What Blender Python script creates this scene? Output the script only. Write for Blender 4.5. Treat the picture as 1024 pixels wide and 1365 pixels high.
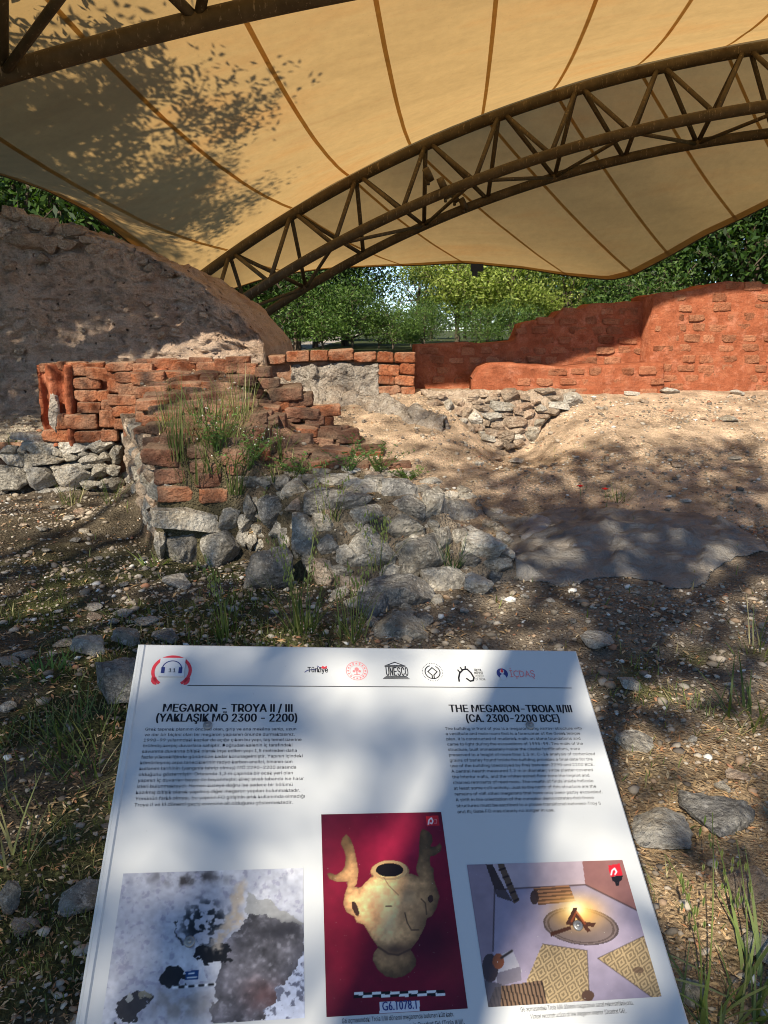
import bpy, bmesh, math, random
import numpy as np
from mathutils import Vector, Matrix

for o in list(bpy.data.objects):
    bpy.data.objects.remove(o)
SC = bpy.context.scene
COL = SC.collection
rnd = random.Random(7)
R = math.radians

# ------------------------------------------------------------------ camera
F_PX, CX, CY, HZ = 1036.6, 512.0, 682.5, 440.0        # photograph pixels (1024 x 1365)
PITCH = math.atan((CY - HZ) / F_PX)
EYE = np.array([0.0, 0.0, 1.65])
cam = bpy.data.cameras.new('camera')
cam.sensor_fit = 'VERTICAL'
cam.sensor_height = 24.0
cam.lens = 24.0 * F_PX / 1365.0
cam.clip_start = 0.05
cam.clip_end = 2000
cam_o = bpy.data.objects.new('camera', cam)
COL.objects.link(cam_o)
cam_o.location = EYE
cam_o.rotation_euler = (math.pi / 2 - PITCH, 0, 0)
SC.camera = cam_o

# ------------------------------------------------------------------ light
SUN_EL, SUN_AZ = R(39), R(23)          # behind the camera, a little to the left
SDIR = np.array([-math.sin(SUN_AZ) * math.cos(SUN_EL), -math.cos(SUN_AZ) * math.cos(SUN_EL), math.sin(SUN_EL)])
w = bpy.data.worlds.new('World')
SC.world = w
w.use_nodes = True
nt = w.node_tree
bg = nt.nodes['Background']
sky = nt.nodes.new('ShaderNodeTexSky')
sky.sky_type = 'NISHITA'
sky.sun_disc = False
sky.sun_elevation = SUN_EL
sky.sun_rotation = math.atan2(SDIR[0], SDIR[1])
sky.air_density = 0.7
sky.dust_density = 0.0
sky.ozone_density = 2.0
sky.altitude = 1200
nt.links.new(sky.outputs[0], bg.inputs[0])
bg.inputs[1].default_value = 0.12
sun = bpy.data.lights.new('sun', 'SUN')
sun.energy = 5.0
sun.angle = R(0.55)
sun.color = (1.0, 0.91, 0.76)
sun_o = bpy.data.objects.new('sun', sun)
COL.objects.link(sun_o)
sun_o.rotation_euler = Vector(SDIR).to_track_quat('Z', 'Y').to_euler()
SC.view_settings.view_transform = 'Standard'
SC.view_settings.look = 'None'
SC.view_settings.gamma = 1
SC.view_settings.use_curve_mapping = False
SC.view_settings.exposure = 0.65
SC.render.engine = 'CYCLES'
SC.cycles.filter_width = 1.0

# ------------------------------------------------------------------ pixel rays
def ray(px, py):
    a = (px - CX) / F_PX
    b = (py - CY) / F_PX
    return np.array([a, math.cos(PITCH) - b * math.sin(PITCH), -math.sin(PITCH) - b * math.cos(PITCH)])

def at(px, py, Y):
    d = ray(px, py)
    return EYE + d * (Y / d[1])

def gnd(px, py, z=0.0):
    d = ray(px, py)
    return EYE + d * ((z - EYE[2]) / d[2])

# ------------------------------------------------------------------ numpy noise
def _hash(i, j, k, s):
    h = (i.astype(np.int64) * 374761393 + j.astype(np.int64) * 668265263 + k.astype(np.int64) * 2147483647 + s * 1274126177) & 0xffffffff
    h = ((h ^ (h >> 13)) * 1274126177) & 0xffffffff
    h = (h ^ (h >> 16)) & 0xffff
    return h / 65535.0

def vnoise(p, seed=0):
    p = np.asarray(p, float)
    i = np.floor(p).astype(np.int64)
    f = p - i
    f = f * f * (3 - 2 * f)
    r = 0
    for dx in (0, 1):
        for dy in (0, 1):
            for dz in (0, 1):
                wgt = (f[:, 0] if dx else 1 - f[:, 0]) * (f[:, 1] if dy else 1 - f[:, 1]) * (f[:, 2] if dz else 1 - f[:, 2])
                r = r + wgt * _hash(i[:, 0] + dx, i[:, 1] + dy, i[:, 2] + dz, seed)
    return r * 2 - 1

def fbm(p, scale=1.0, octv=4, seed=0, gain=0.5):
    p = np.asarray(p, float) * scale
    a, s, t = 1.0, 0.0, 0.0
    for o in range(octv):
        s = s + a * vnoise(p + o * 17.3, seed + o)
        t += a
        a *= gain
        p = p * 2.03
    return s / t

def fbm2(x, y, scale=1.0, octv=4, seed=0, gain=0.5):
    x = np.asarray(x, float)
    y = np.asarray(y, float) + 0 * x
    x = x + 0 * y
    return fbm(np.column_stack([x.ravel(), y.ravel(), np.zeros(x.size)]), scale, octv, seed, gain).reshape(x.shape)

def sstep(a, b, x):
    t = np.clip((np.asarray(x, float) - a) / (b - a), 0, 1)
    return t * t * (3 - 2 * t)

# ------------------------------------------------------------------ mesh helpers
def np_mesh(name, v, faces, colors=None, smooth=False):
    """v (n,3); faces (m,k) int array of equal-size polygons; colors (n,3) linear point colours."""
    v = np.asarray(v, np.float32)
    faces = np.asarray(faces, np.int32)
    m, k = faces.shape
    me = bpy.data.meshes.new(name)
    me.vertices.add(len(v))
    me.vertices.foreach_set('co', v.ravel())
    me.loops.add(m * k)
    me.loops.foreach_set('vertex_index', faces.ravel())
    me.polygons.add(m)
    me.polygons.foreach_set('loop_start', np.arange(0, m * k, k, dtype=np.int32))
    if smooth:
        me.polygons.foreach_set('use_smooth', np.ones(m, bool))
    me.update(calc_edges=True)
    if colors is not None:
        a = me.color_attributes.new('col', 'FLOAT_COLOR', 'POINT')
        c = np.ones((len(v), 4), np.float32)
        c[:, :3] = colors
        a.data.foreach_set('color', c.ravel())
    return me

class MB:
    """collects polygons of any size into one mesh"""
    def __init__(s):
        s.v, s.f = [], []
    def add(s, v, f):
        o = len(s.v)
        s.v += [tuple(map(float, q)) for q in v]
        s.f += [tuple(i + o for i in q) for q in f]
    def box(s, c, size, rot=None):
        x, y, z = (q / 2 for q in size)
        vs = [np.array(q) for q in ((-x, -y, -z), (x, -y, -z), (x, y, -z), (-x, y, -z), (-x, -y, z), (x, -y, z), (x, y, z), (-x, y, z))]
        if rot is not None:
            vs = [rot @ q for q in vs]
        s.add([q + np.array(c) for q in vs], [(3, 2, 1, 0), (4, 5, 6, 7), (0, 1, 5, 4), (1, 2, 6, 5), (2, 3, 7, 6), (3, 0, 4, 7)])
    def tube(s, pts, r, n=8, caps=True):
        pts = [np.array(p, float) for p in pts]
        rr = r if hasattr(r, '__len__') else [r] * len(pts)
        up = np.array([0, 0, 1.0])
        vs = []
        pu = None
        for i, p in enumerate(pts):
            t = pts[min(i + 1, len(pts) - 1)] - pts[max(i - 1, 0)]
            t = t / (np.linalg.norm(t) + 1e-9)
            if pu is None:
                a = np.cross(t, up if abs(t[2]) < .9 else np.array([1, 0, 0.]))
            else:
                a = pu - t * np.dot(pu, t)
            a = a / (np.linalg.norm(a) + 1e-9)
            pu = a
            b = np.cross(t, a)
            for k in range(n):
                q = 2 * math.pi * k / n
                vs.append(p + (a * math.cos(q) + b * math.sin(q)) * rr[i])
        fs = []
        for i in range(len(pts) - 1):
            for k in range(n):
                fs.append((i * n + k, i * n + (k + 1) % n, (i + 1) * n + (k + 1) % n, (i + 1) * n + k))
        if caps:
            fs.append(tuple(range(n - 1, -1, -1)))
            fs.append(tuple((len(pts) - 1) * n + k for k in range(n)))
        s.add(vs, fs)
    def mesh(s, name, smooth=False):
        me = bpy.data.meshes.new(name)
        me.from_pydata(s.v, [], s.f)
        if smooth:
            me.polygons.foreach_set('use_smooth', np.ones(len(me.polygons), bool))
        me.update()
        return me

def add(name, me, mat, parent=None, loc=(0, 0, 0), rot=None, scale=None):
    if mat is not None and len(me.materials) == 0:
        me.materials.append(mat)
    o = bpy.data.objects.new(name, me)
    COL.objects.link(o)
    o.location = loc
    if rot is not None:
        o.rotation_euler = rot
    if scale is not None:
        o.scale = scale
    if parent is not None:
        o.parent = parent
    return o

def tag(o, label=None, cat=None, group=None, kind=None):
    if label: o['label'] = label
    if cat: o['category'] = cat
    if group: o['group'] = group
    if kind: o['kind'] = kind
    return o

def thing(name, loc, label, cat, group=None):
    o = bpy.data.objects.new(name, None)
    o.empty_display_size = 0.2
    COL.objects.link(o)
    o.location = loc
    return tag(o, label, cat, group)

def grid_faces(nr, nc):
    i = np.arange(nr * nc).reshape(nr, nc)
    return np.stack([i[:-1, :-1], i[:-1, 1:], i[1:, 1:], i[1:, :-1]], -1).reshape(-1, 4)

def scatter_mesh(name, bv, bf, rots, scl, loc, colors, smooth=False):
    """many copies of one small piece in one mesh (stuff)"""
    bv = np.asarray(bv, float)
    bf = np.asarray(bf, int)
    m = len(loc)
    scl = np.asarray(scl, float)
    if scl.ndim == 1:
        scl = scl[:, None] * np.ones(3)
    v = np.einsum('mij,mnj->mni', rots, bv[None] * scl[:, None, :]) + np.asarray(loc)[:, None, :]
    f = (bf[None] + (np.arange(m) * len(bv))[:, None, None]).reshape(-1, bf.shape[1])
    c = np.repeat(colors, len(bv), 0)
    return np_mesh(name, v.reshape(-1, 3), f, c, smooth)

def rand_rots(n, rg, tilt=None):
    """random rotations; tilt limits how far z leans"""
    a = rg.uniform(0, 2 * np.pi, n)
    b = (rg.normal(0, 1, n) * tilt) if tilt is not None else np.arccos(rg.uniform(-1, 1, n))
    c = rg.uniform(0, 2 * np.pi, n)
    def rz(t):
        z = np.zeros((n, 3, 3)); z[:, 0, 0] = np.cos(t); z[:, 0, 1] = -np.sin(t); z[:, 1, 0] = np.sin(t); z[:, 1, 1] = np.cos(t); z[:, 2, 2] = 1
        return z
    def rx(t):
        z = np.zeros((n, 3, 3)); z[:, 1, 1] = np.cos(t); z[:, 1, 2] = -np.sin(t); z[:, 2, 1] = np.sin(t); z[:, 2, 2] = np.cos(t); z[:, 0, 0] = 1
        return z
    return rz(a) @ rx(b) @ rz(c)

# ------------------------------------------------------------------ materials
class NT:
    def __init__(s, name):
        s.m = bpy.data.materials.new(name)
        s.m.use_nodes = True
        s.t = s.m.node_tree
        s.n = s.t.nodes
        s.p = s.n['Principled BSDF']
        s.out = s.n['Material Output']
        s.pos = s.n.new('ShaderNodeNewGeometry').outputs['Position']
    def link(s, a, b):
        s.t.links.new(a, b)
    def noise(s, scale, detail=5, rough=0.55, vec=None, out='Fac', dist=0.0):
        n = s.n.new('ShaderNodeTexNoise')
        n.inputs['Scale'].default_value = scale
        n.inputs['Detail'].default_value = detail
        n.inputs['Roughness'].default_value = rough
        n.inputs['Distortion'].default_value = dist
        s.link(vec or s.pos, n.inputs['Vector'])
        return n.outputs[out]
    def voro(s, scale, feature='F1', out='Distance', vec=None, rand=1.0):
        n = s.n.new('ShaderNodeTexVoronoi')
        n.feature = feature
        n.inputs['Scale'].default_value = scale
        n.inputs['Randomness'].default_value = rand
        s.link(vec or s.pos, n.inputs['Vector'])
        return n.outputs[out]
    def ramp(s, fac, stops, interp='LINEAR'):
        n = s.n.new('ShaderNodeValToRGB')
        n.color_ramp.interpolation = interp
        els = n.color_ramp.elements
        while len(els) < len(stops):
            els.new(0.5)
        for e, (p, c) in zip(els, stops):
            e.position = p
            e.color = (*c, 1) if hasattr(c, '__len__') else (c, c, c, 1)
        s.link(fac, n.inputs[0])
        return n.outputs[0]
    def mix(s, fac, a, b, mode='MIX'):
        n = s.n.new('ShaderNodeMix')
        n.data_type = 'RGBA'
        n.blend_type = mode
        for k, val in ((0, fac), (6, a), (7, b)):
            sock = n.inputs[k]
            if hasattr(val, 'is_output'):
                s.link(val, sock)
            elif hasattr(val, '__len__'):
                sock.default_value = (*val, 1)
            else:
                sock.default_value = val if k == 0 else (val, val, val, 1)
        return n.outputs[2]
    def math(s, op, a, b=0.0):
        n = s.n.new('ShaderNodeMath')
        n.operation = op
        for sock, val in ((n.inputs[0], a), (n.inputs[1], b)):
            if hasattr(val, 'is_output'):
                s.link(val, sock)
            else:
                sock.default_value = val
        return n.outputs[0]
    def attr(s, name='col'):
        n = s.n.new('ShaderNodeAttribute')
        n.attribute_name = name
        return n.outputs['Color']
    def rand(s):
        return s.n.new('ShaderNodeObjectInfo').outputs['Random']
    def mapping(s, scale=(1, 1, 1), rot=(0, 0, 0)):
        n = s.n.new('ShaderNodeMapping')
        n.inputs['Scale'].default_value = scale
        n.inputs['Rotation'].default_value = rot
        s.link(s.pos, n.inputs['Vector'])
        return n.outputs[0]
    def bump(s, h, strength=0.5, dist=0.02, prev=None):
        n = s.n.new('ShaderNodeBump')
        n.inputs['Strength'].default_value = strength
        n.inputs['Distance'].default_value = dist
        s.link(h, n.inputs['Height'])
        if prev is not None:
            s.link(prev, n.inputs['Normal'])
        s.link(n.outputs[0], s.p.inputs['Normal'])
        return n.outputs[0]
    def color(s, c, rough=0.9, spec=0.2):
        if hasattr(c, 'is_output'):
            s.link(c, s.p.inputs['Base Color'])
        else:
            s.p.inputs['Base Color'].default_value = (*c, 1)
        s.p.inputs['Roughness'].default_value = rough
        s.p.inputs['Specular IOR Level'].default_value = spec
        return s
    def translucent(s, c, fac):
        """mix the principled shader with light coming through a thin sheet"""
        t = s.n.new('ShaderNodeBsdfTranslucent')
        if hasattr(c, 'is_output'):
            s.link(c, t.inputs[0])
        else:
            t.inputs[0].default_value = (*c, 1)
        m = s.n.new('ShaderNodeMixShader')
        m.inputs[0].default_value = fac
        s.link(s.p.outputs[0], m.inputs[1])
        s.link(t.outputs[0], m.inputs[2])
        s.link(m.outputs[0], s.out.inputs[0])
        return s

def m_plain(name, c, rough=0.8, spec=0.3, metal=0.0):
    t = NT(name).color(c, rough, spec)
    t.p.inputs['Metallic'].default_value = metal
    return t.m

def m_ground():
    t = NT('soil')
    c = t.attr()
    c = t.mix(1.0, c, t.ramp(t.noise(3.1, 8, .62), [(.28, .42), (.5, .92), (.72, 1.5)]), 'MULTIPLY')
    cell = t.n.new('ShaderNodeTexVoronoi')
    cell.inputs['Scale'].default_value = 62
    t.link(t.pos, cell.inputs['Vector'])
    sep = t.n.new('ShaderNodeSeparateColor')
    t.link(cell.outputs['Color'], sep.inputs[0])
    grav = t.ramp(sep.outputs[0], [(0, .6), (.6, .95), (.88, 1.25), (1, 1.9)])
    gm = t.ramp(t.noise(1.7, 5, .6), [(.4, .15), (.62, .85)])
    c = t.mix(gm, c, t.mix(1.0, c, grav, 'MULTIPLY'))
    fine = t.ramp(t.noise(130, 3, .7), [(.3, .7), (.7, 1.25)])
    c = t.mix(.8, c, t.mix(1.0, c, fine, 'MULTIPLY'))
    t.color(c, .95, .1)
    h = t.math('ADD', t.noise(22, 8, .68), t.math('MULTIPLY', t.ramp(cell.outputs['Distance'], [(0, 1), (.55, 0)]), .35))
    t.bump(h, 1.0, .05)
    return t.m

def m_rock(name, dark, mid, light, lichen=0.45, warm=(0.3, 0.22, 0.12)):
    t = NT(name)
    c = t.ramp(t.noise(9, 8, .65), [(.28, dark), (.5, mid), (.72, light)])
    c = t.mix(t.ramp(t.noise(3.0, 4, .6), [(.5, 0.), (.7, .55)]), c, warm)
    lich = t.ramp(t.noise(30, 7, .8), [(.52, 0.), (.60, 1.)])
    lm = t.math('MULTIPLY', lich, lichen)
    c = t.mix(lm, c, tuple(min(1, q * 1.7 + .04) for q in light))
    dk = t.ramp(t.noise(46, 6, .78), [(.33, .35), (.48, 1)])
    c = t.mix(.9, c, t.mix(1., c, dk, 'MULTIPLY'))
    v = t.ramp(t.rand(), [(0, .78), (1, 1.3)])
    c = t.mix(1., c, v, 'MULTIPLY')
    t.color(c, .93, .15)
    h = t.math('ADD', t.noise(26, 9, .7), t.math('MULTIPLY', t.voro(34), .4))
    t.bump(h, 1.0, .06)
    return t.m

def m_brick(name, dark, mid, light, dust=(.48, .33, .22), dusty=.35):
    t = NT(name)
    c = t.ramp(t.noise(11, 7, .62), [(.25, dark), (.5, mid), (.75, light)])
    v = t.n.new('ShaderNodeHueSaturation')
    t.link(t.ramp(t.rand(), [(0, .66), (1, 1.22)]), v.inputs['Value'])
    t.link(c, v.inputs['Color'])
    c = v.outputs[0]
    c = t.mix(t.ramp(t.rand(), [(.55, 0.), (1, .4)]), c, tuple(q * 1.05 for q in light))
    c = t.mix(t.ramp(t.noise(4.2, 5, .6), [(.40, 0.), (.66, min(1, dusty + .2))]), c, dust)
    geo = t.n.new('ShaderNodeNewGeometry')
    sx = t.n.new('ShaderNodeSeparateXYZ')
    t.link(geo.outputs['Normal'], sx.inputs[0])
    c = t.mix(t.math('MULTIPLY', t.ramp(sx.outputs[2], [(.55, 0), (.95, 1)]), .55), c, dust)
    c = t.mix(.8, c, t.mix(1., c, t.ramp(t.noise(70, 3, .7), [(.3, .6), (.6, 1.1)]), 'MULTIPLY'))
    t.color(c, .95, .1)
    h = t.math('ADD', t.noise(16, 9, .72), t.math('MULTIPLY', t.noise(75, 3, .6), .3))
    t.bump(h, 1.0, .06)
    return t.m

def m_clay(name, a, b, c3):
    """mud plaster / mortar of the red walls"""
    t = NT(name)
    c = t.ramp(t.noise(6, 8, .65), [(.25, a), (.5, b), (.75, c3)])
    st = t.noise(4, 7, .7, t.mapping((.8, .8, 3.4)))
    c = t.mix(.45, c, t.mix(1., c, t.ramp(st, [(.3, .7), (.7, 1.2)]), 'MULTIPLY'))
    c = t.mix(t.ramp(t.noise(7, 6, .7), [(.52, 0.), (.68, .45)]), c, tuple(min(1, q * 1.25 + .06) for q in c3))
    c = t.mix(.7, c, t.mix(1., c, t.ramp(t.noise(60, 3, .7), [(.3, .65), (.65, 1.15)]), 'MULTIPLY'))
    t.color(c, .95, .08)
    h = t.math('ADD', t.noise(14, 9, .7), t.math('MULTIPLY', st, .6))
    t.bump(h, .8, .04)
    return t.m

def m_bank():
    t = NT('bank_earth')
    c = t.ramp(t.noise(2.3, 8, .65), [(.25, (.36, .24, .155)), (.5, (.60, .425, .30)), (.72, (.72, .555, .42))])
    st = t.noise(2.0, 6, .65, t.mapping((.5, .5, 4), (0, R(8), 0)))
    c = t.mix(t.ramp(st, [(.45, 0.), (.62, .75)]), c, (.62, .48, .37))
    # burnt red zone low down is really redder clay
    c = t.mix(t.ramp(t.noise(1.3, 4, .6), [(.55, 0.), (.75, .5)]), c, (.33, .14, .08))
    pit_shade = t.ramp(t.voro(9), [(.0, .10), (.13, .22), (.22, 1.)])  # shade inside the holes, painted dark into the earth colour
    pm = t.ramp(t.noise(4.4, 3, .5), [(.56, 0.), (.60, 1.)])
    c = t.mix(pm, c, t.mix(1., c, pit_shade, 'MULTIPLY'))
    c = t.mix(.7, c, t.mix(1., c, t.ramp(t.noise(48, 4, .7), [(.28, .65), (.62, 1.3)]), 'MULTIPLY'))
    t.color(c, .96, .06)
    h = t.math('ADD', t.noise(8, 10, .72), t.math('MULTIPLY', t.ramp(t.voro(9), [(.05, 0), (.22, .6)]), .8))
    h = t.math('ADD', h, t.math('MULTIPLY', st, .8))
    t.bump(h, 1.0, .16)
    return t.m

def m_fabric(name, k=1.0):
    t = NT(name)
    st = t.noise(.55, 5, .6, t.mapping((.45, 1.6, 1), (0, 0, R(8))))
    c = t.ramp(st, [(.3, (.51 * k, .325 * k, .126 * k)), (.52, (.60 * k, .385 * k, .150 * k)), (.72, (.60 * k, .335 * k, .118 * k))])
    st2 = t.noise(1.1, 6, .7, t.mapping((.25, 2.2, 1), (0, 0, R(-14))))
    c = t.mix(t.ramp(st2, [(.58, 0.), (.8, .4)]), c, (.50 * k, .24 * k, .09 * k))
    c = t.mix(t.ramp(t.noise(26, 4, .8), [(.62, 0.), (.74, .45)]), c, (.2 * k, .12 * k, .05 * k))
    c = t.mix(.5, c, t.mix(1., c, t.ramp(t.noise(5, 6, .7), [(.3, .82), (.7, 1.1)]), 'MULTIPLY'))
    t.color(c, .75, .2)
    t.bump(t.math('ADD', t.noise(3, 4, .6), t.noise(.9, 5, .65, t.mapping((.3, 2.4, 1), (0, 0, R(20))))), .4, .06)
    t.translucent(c, .62)
    return t.m

def m_steel():
    t = NT('truss_steel')
    c = t.ramp(t.noise(4, 6, .65), [(.3, (.05, .036, .018)), (.55, (.085, .062, .032)), (.75, (.13, .095, .05))])
    drip = t.noise(9, 4, .6, t.mapping((3, 3, .25)))
    c = t.mix(t.ramp(drip, [(.6, 0.), (.68, .5)]), c, (.34, .27, .17))
    t.color(c, .6, .35)
    t.bump(t.noise(40, 3, .6), .15, .01)
    return t.m

def m_leaf(name, tr=.35, k=1.0):
    t = NT(name)
    c = t.attr()
    t.color(c, .55, .35)
    t.translucent(t.mix(1., c, (1.5 * k, 1.7 * k, .6 * k), 'MULTIPLY'), tr)
    return t.m

def m_attr(name, rough=.9, spec=.15, bump=0.0):
    t = NT(name)
    t.color(t.attr(), rough, spec)
    if bump:
        t.bump(t.noise(60, 4, .6), bump, .01)
    return t.m

def m_bark():
    t = NT('bark')
    c = t.ramp(t.noise(9, 7, .7, t.mapping((1.6, 1.6, .35))), [(.3, (.05, .037, .026)), (.6, (.15, .115, .085)), (.8, (.27, .22, .17))])
    t.color(c, .95, .1)
    t.bump(t.noise(14, 6, .7, t.mapping((2, 2, .4))), .8, .03)
    return t.m

def m_tarp(name, a, b):
    t = NT(name)
    c = t.ramp(t.noise(3.2, 7, .65), [(.3, a), (.6, b), (.8, tuple(q * 1.25 for q in b))])
    c = t.mix(t.ramp(t.noise(1.6, 5, .65), [(.5, 0.), (.7, .6)]), c, (.33, .25, .17))
    c = t.mix(.6, c, t.mix(1., c, t.ramp(t.noise(90, 3, .7), [(.3, .75), (.7, 1.15)]), 'MULTIPLY'))
    t.color(c, .85, .2)
    t.bump(t.math('ADD', t.noise(5, 7, .68, dist=1.6), t.math('MULTIPLY', t.noise(120, 2, .5), .12)), .9, .11)
    return t.m

def m_sign():
    t = NT('sign_white')
    c = t.mix(t.ramp(t.noise(60, 4, .8), [(.68, 0.), (.76, .5)]), (.55, .555, .54), (.30, .29, .26))
    c = t.mix(t.ramp(t.noise(7, 5, .6), [(.5, 0.), (.8, .14)]), c, (.44, .42, .36))
    t.color(c, .4, .3)
    return t.m

def m_print():
    t = NT('printed_picture')
    c = t.attr()
    c = t.mix(t.ramp(t.noise(150, 3, .8), [(.70, 0.), (.76, .7)]), c, (.62, .58, .5))
    t.color(c, .4, .3)
    return t.m

MAT = dict(
    ground=m_ground(),
    stone=m_rock('limestone_grey', (.22, .195, .16), (.40, .36, .295), (.57, .52, .43), .45),
    stone_dark=m_rock('limestone_dark', (.11, .103, .092), (.23, .215, .19), (.38, .355, .31), .45, (.22, .18, .13)),
    stone_pale=m_rock('limestone_pale', (.32, .285, .235), (.52, .47, .39), (.66, .61, .52), .3),
    stone_warm=m_rock('sandstone_warm', (.26, .185, .13), (.43, .33, .24), (.56, .46, .35), .25, (.36, .2, .12)),
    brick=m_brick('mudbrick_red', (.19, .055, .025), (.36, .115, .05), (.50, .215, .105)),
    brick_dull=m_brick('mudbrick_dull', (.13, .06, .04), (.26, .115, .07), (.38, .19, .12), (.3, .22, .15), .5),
    brick_wall=m_brick('mudbrick_wall_brick', (.27, .088, .042), (.39, .140, .070), (.48, .205, .112), (.56, .27, .15), .4),
    clay=m_clay('clay_mortar', (.22, .066, .030), (.34, .105, .050), (.43, .165, .085)),
    clay_dull=m_clay('clay_core', (.16, .085, .05), (.28, .15, .09), (.36, .23, .15)),
    bank=m_bank(),
    fabric=m_fabric('tent_fabric'),
    seam=m_fabric('tent_seam', .9),
    steel=m_steel(),
    leaf=m_leaf('leaves', .35),
    grass=m_leaf('grass_blades', .35),
    petal=m_leaf('petals', .3),
    litter=m_attr('leaf_litter_mat'),
    pebble=m_attr('pebbles_mat', .9, .15, .3),
    bark=m_bark(),
    tarp=m_tarp('geotextile_grey', (.175, .158, .14), (.33, .305, .27)),
    plastic=m_tarp('crumpled_plastic', (.26, .25, .25), (.45, .44, .43)),
    plaster=m_rock('rough_plaster', (.22, .18, .14), (.40, .34, .275), (.56, .50, .42), .3, (.34, .24, .16)),
    sign=m_sign(),
    print=m_print(),
    ink=m_plain('ink_dark', (.012, .012, .014), .35, .3),
    ink_grey=m_plain('ink_grey', (.03, .031, .034), .35, .3),
    red=m_plain('ink_red', (.62, .045, .06), .3, .4),
    pink=m_plain('ink_pink', (.75, .22, .22), .3, .4),
    navy=m_plain('ink_navy', (.035, .045, .17), .3, .4),
    white=m_plain('ink_white', (.6, .6, .6), .3, .4),
    screw=m_plain('screw_metal', (.32, .31, .29), .45, .5, .7),
    post=m_plain('post_metal', (.22, .22, .22), .5, .4, .3),
    black=m_plain('lamp_black', (.02, .02, .02), .5, .4),
)

# ------------------------------------------------------------------ terrain heights
def lines_dist(x, y, a, b):
    """signed distance right of the line a->b"""
    dx, dy = b[0] - a[0], b[1] - a[1]
    L = math.hypot(dx, dy)
    return ((x - a[0]) * dy - (y - a[1]) * dx) / L

def h_base(x, y):
    x = np.asarray(x, float)
    y = np.asarray(y, float)
    s = np.clip((y - 6.3) / 3.7, 0, 1) * .86 + np.clip((y - 10) / 8, 0, 1) * .2
    left = .57 * sstep(7.98, 8.12, y) + np.clip((y - 8.1) / 1.2, 0, 1) * .12
    k = sstep(-2.75, -2.4, x)
    z = left * (1 - k) + s * k
    gx = x - (1.5 + (y - 9.2) * .05)
    z = z - .50 * np.exp(-(gx / .55) ** 2) * sstep(7.4, 9.0, y) * (1 - sstep(9.6, 9.9, y))
    # low swelling under the covering sheet
    z = z + .16 * np.exp(-((x - 1.9) / .85) ** 2 - ((y - 5.75) / .6) ** 2)
    return z

def h_heap(x, y):
    x = np.asarray(x, float)
    y = np.asarray(y, float)
    za = np.minimum(.57 + .30 * (y - 5.5), 1.24)
    zc_ = np.minimum(.80 + .20 * (y - 5.6), 1.24)              # squared corner at the left end
    kc = sstep(-.84, -1.04, x)
    za = za * (1 - kc) + zc_ * kc
    k = sstep(-.95, -.35, x)
    yb = 5.55 * (1 - k) + (4.80 + .10 * np.clip(x, 0, 1.2)) * k
    sl = 4.4 * (1 - k) ** 2 + 1.6
    zb = (y - yb) * sl
    zl = lines_dist(x, y, (-1.68, 5.5), (-2.68, 7.95)) * 7
    zr = h_base(x, y) - .02 - lines_dist(x, y, (1.22, 4.65), (-.8, 8.6)) * .85
    back = (9.2 - y) * 3
    return np.minimum.reduce([za, zb, zl, zr, back])

def h(x, y):
    b = h_base(x, y)
    n = fbm2(x, y, .9, 4, 3) * .06 + fbm2(x, y, 5, 4, 9, .6) * .03
    return np.maximum(b, h_heap(x, y)) + n * (1 - .6 * sstep(12, 20, np.abs(y)))

_YS = np.concatenate([np.arange(.5, 4, .01), np.arange(4, 14, .015)])
def hit(px, py):
    d = ray(px, py)
    t = _YS / d[1]
    X = d[0] * t
    Z = EYE[2] + d[2] * t
    g = h(X, _YS)
    below = Z < g
    i = int(np.argmax(below)) if below.any() else len(_YS) - 1      # no hit: the ray passes over everything
    return np.array([X[i], _YS[i], Z[i]])

def hz(x, y):
    return float(h(np.array([x]), np.array([y]))[0])

# ------------------------------------------------------------------ ground sheet
def axis(lo, hi, step, far):
    a = list(np.arange(lo, hi + 1e-6, step))
    g = step
    p, n = a[-1], a[0]
    hi_l, lo_l = [], []
    while p < far:
        g *= 1.25
        p += g
        hi_l.append(p)
    g = step
    while n > -far:
        g *= 1.25
        n -= g
        lo_l.append(n)
    return np.array(lo_l[::-1] + a + hi_l)

xs = axis(-5.2, 5.6, .03, 600)
ys = axis(.6, 10.6, .03, 600)
GX, GY = np.meshgrid(xs, ys)
GZ = h(GX, GY)
xf, yf = GX.ravel(), GY.ravel()

def blend(c, col, m):
    return c * (1 - m[:, None]) + np.array(col) * m[:, None]

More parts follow.
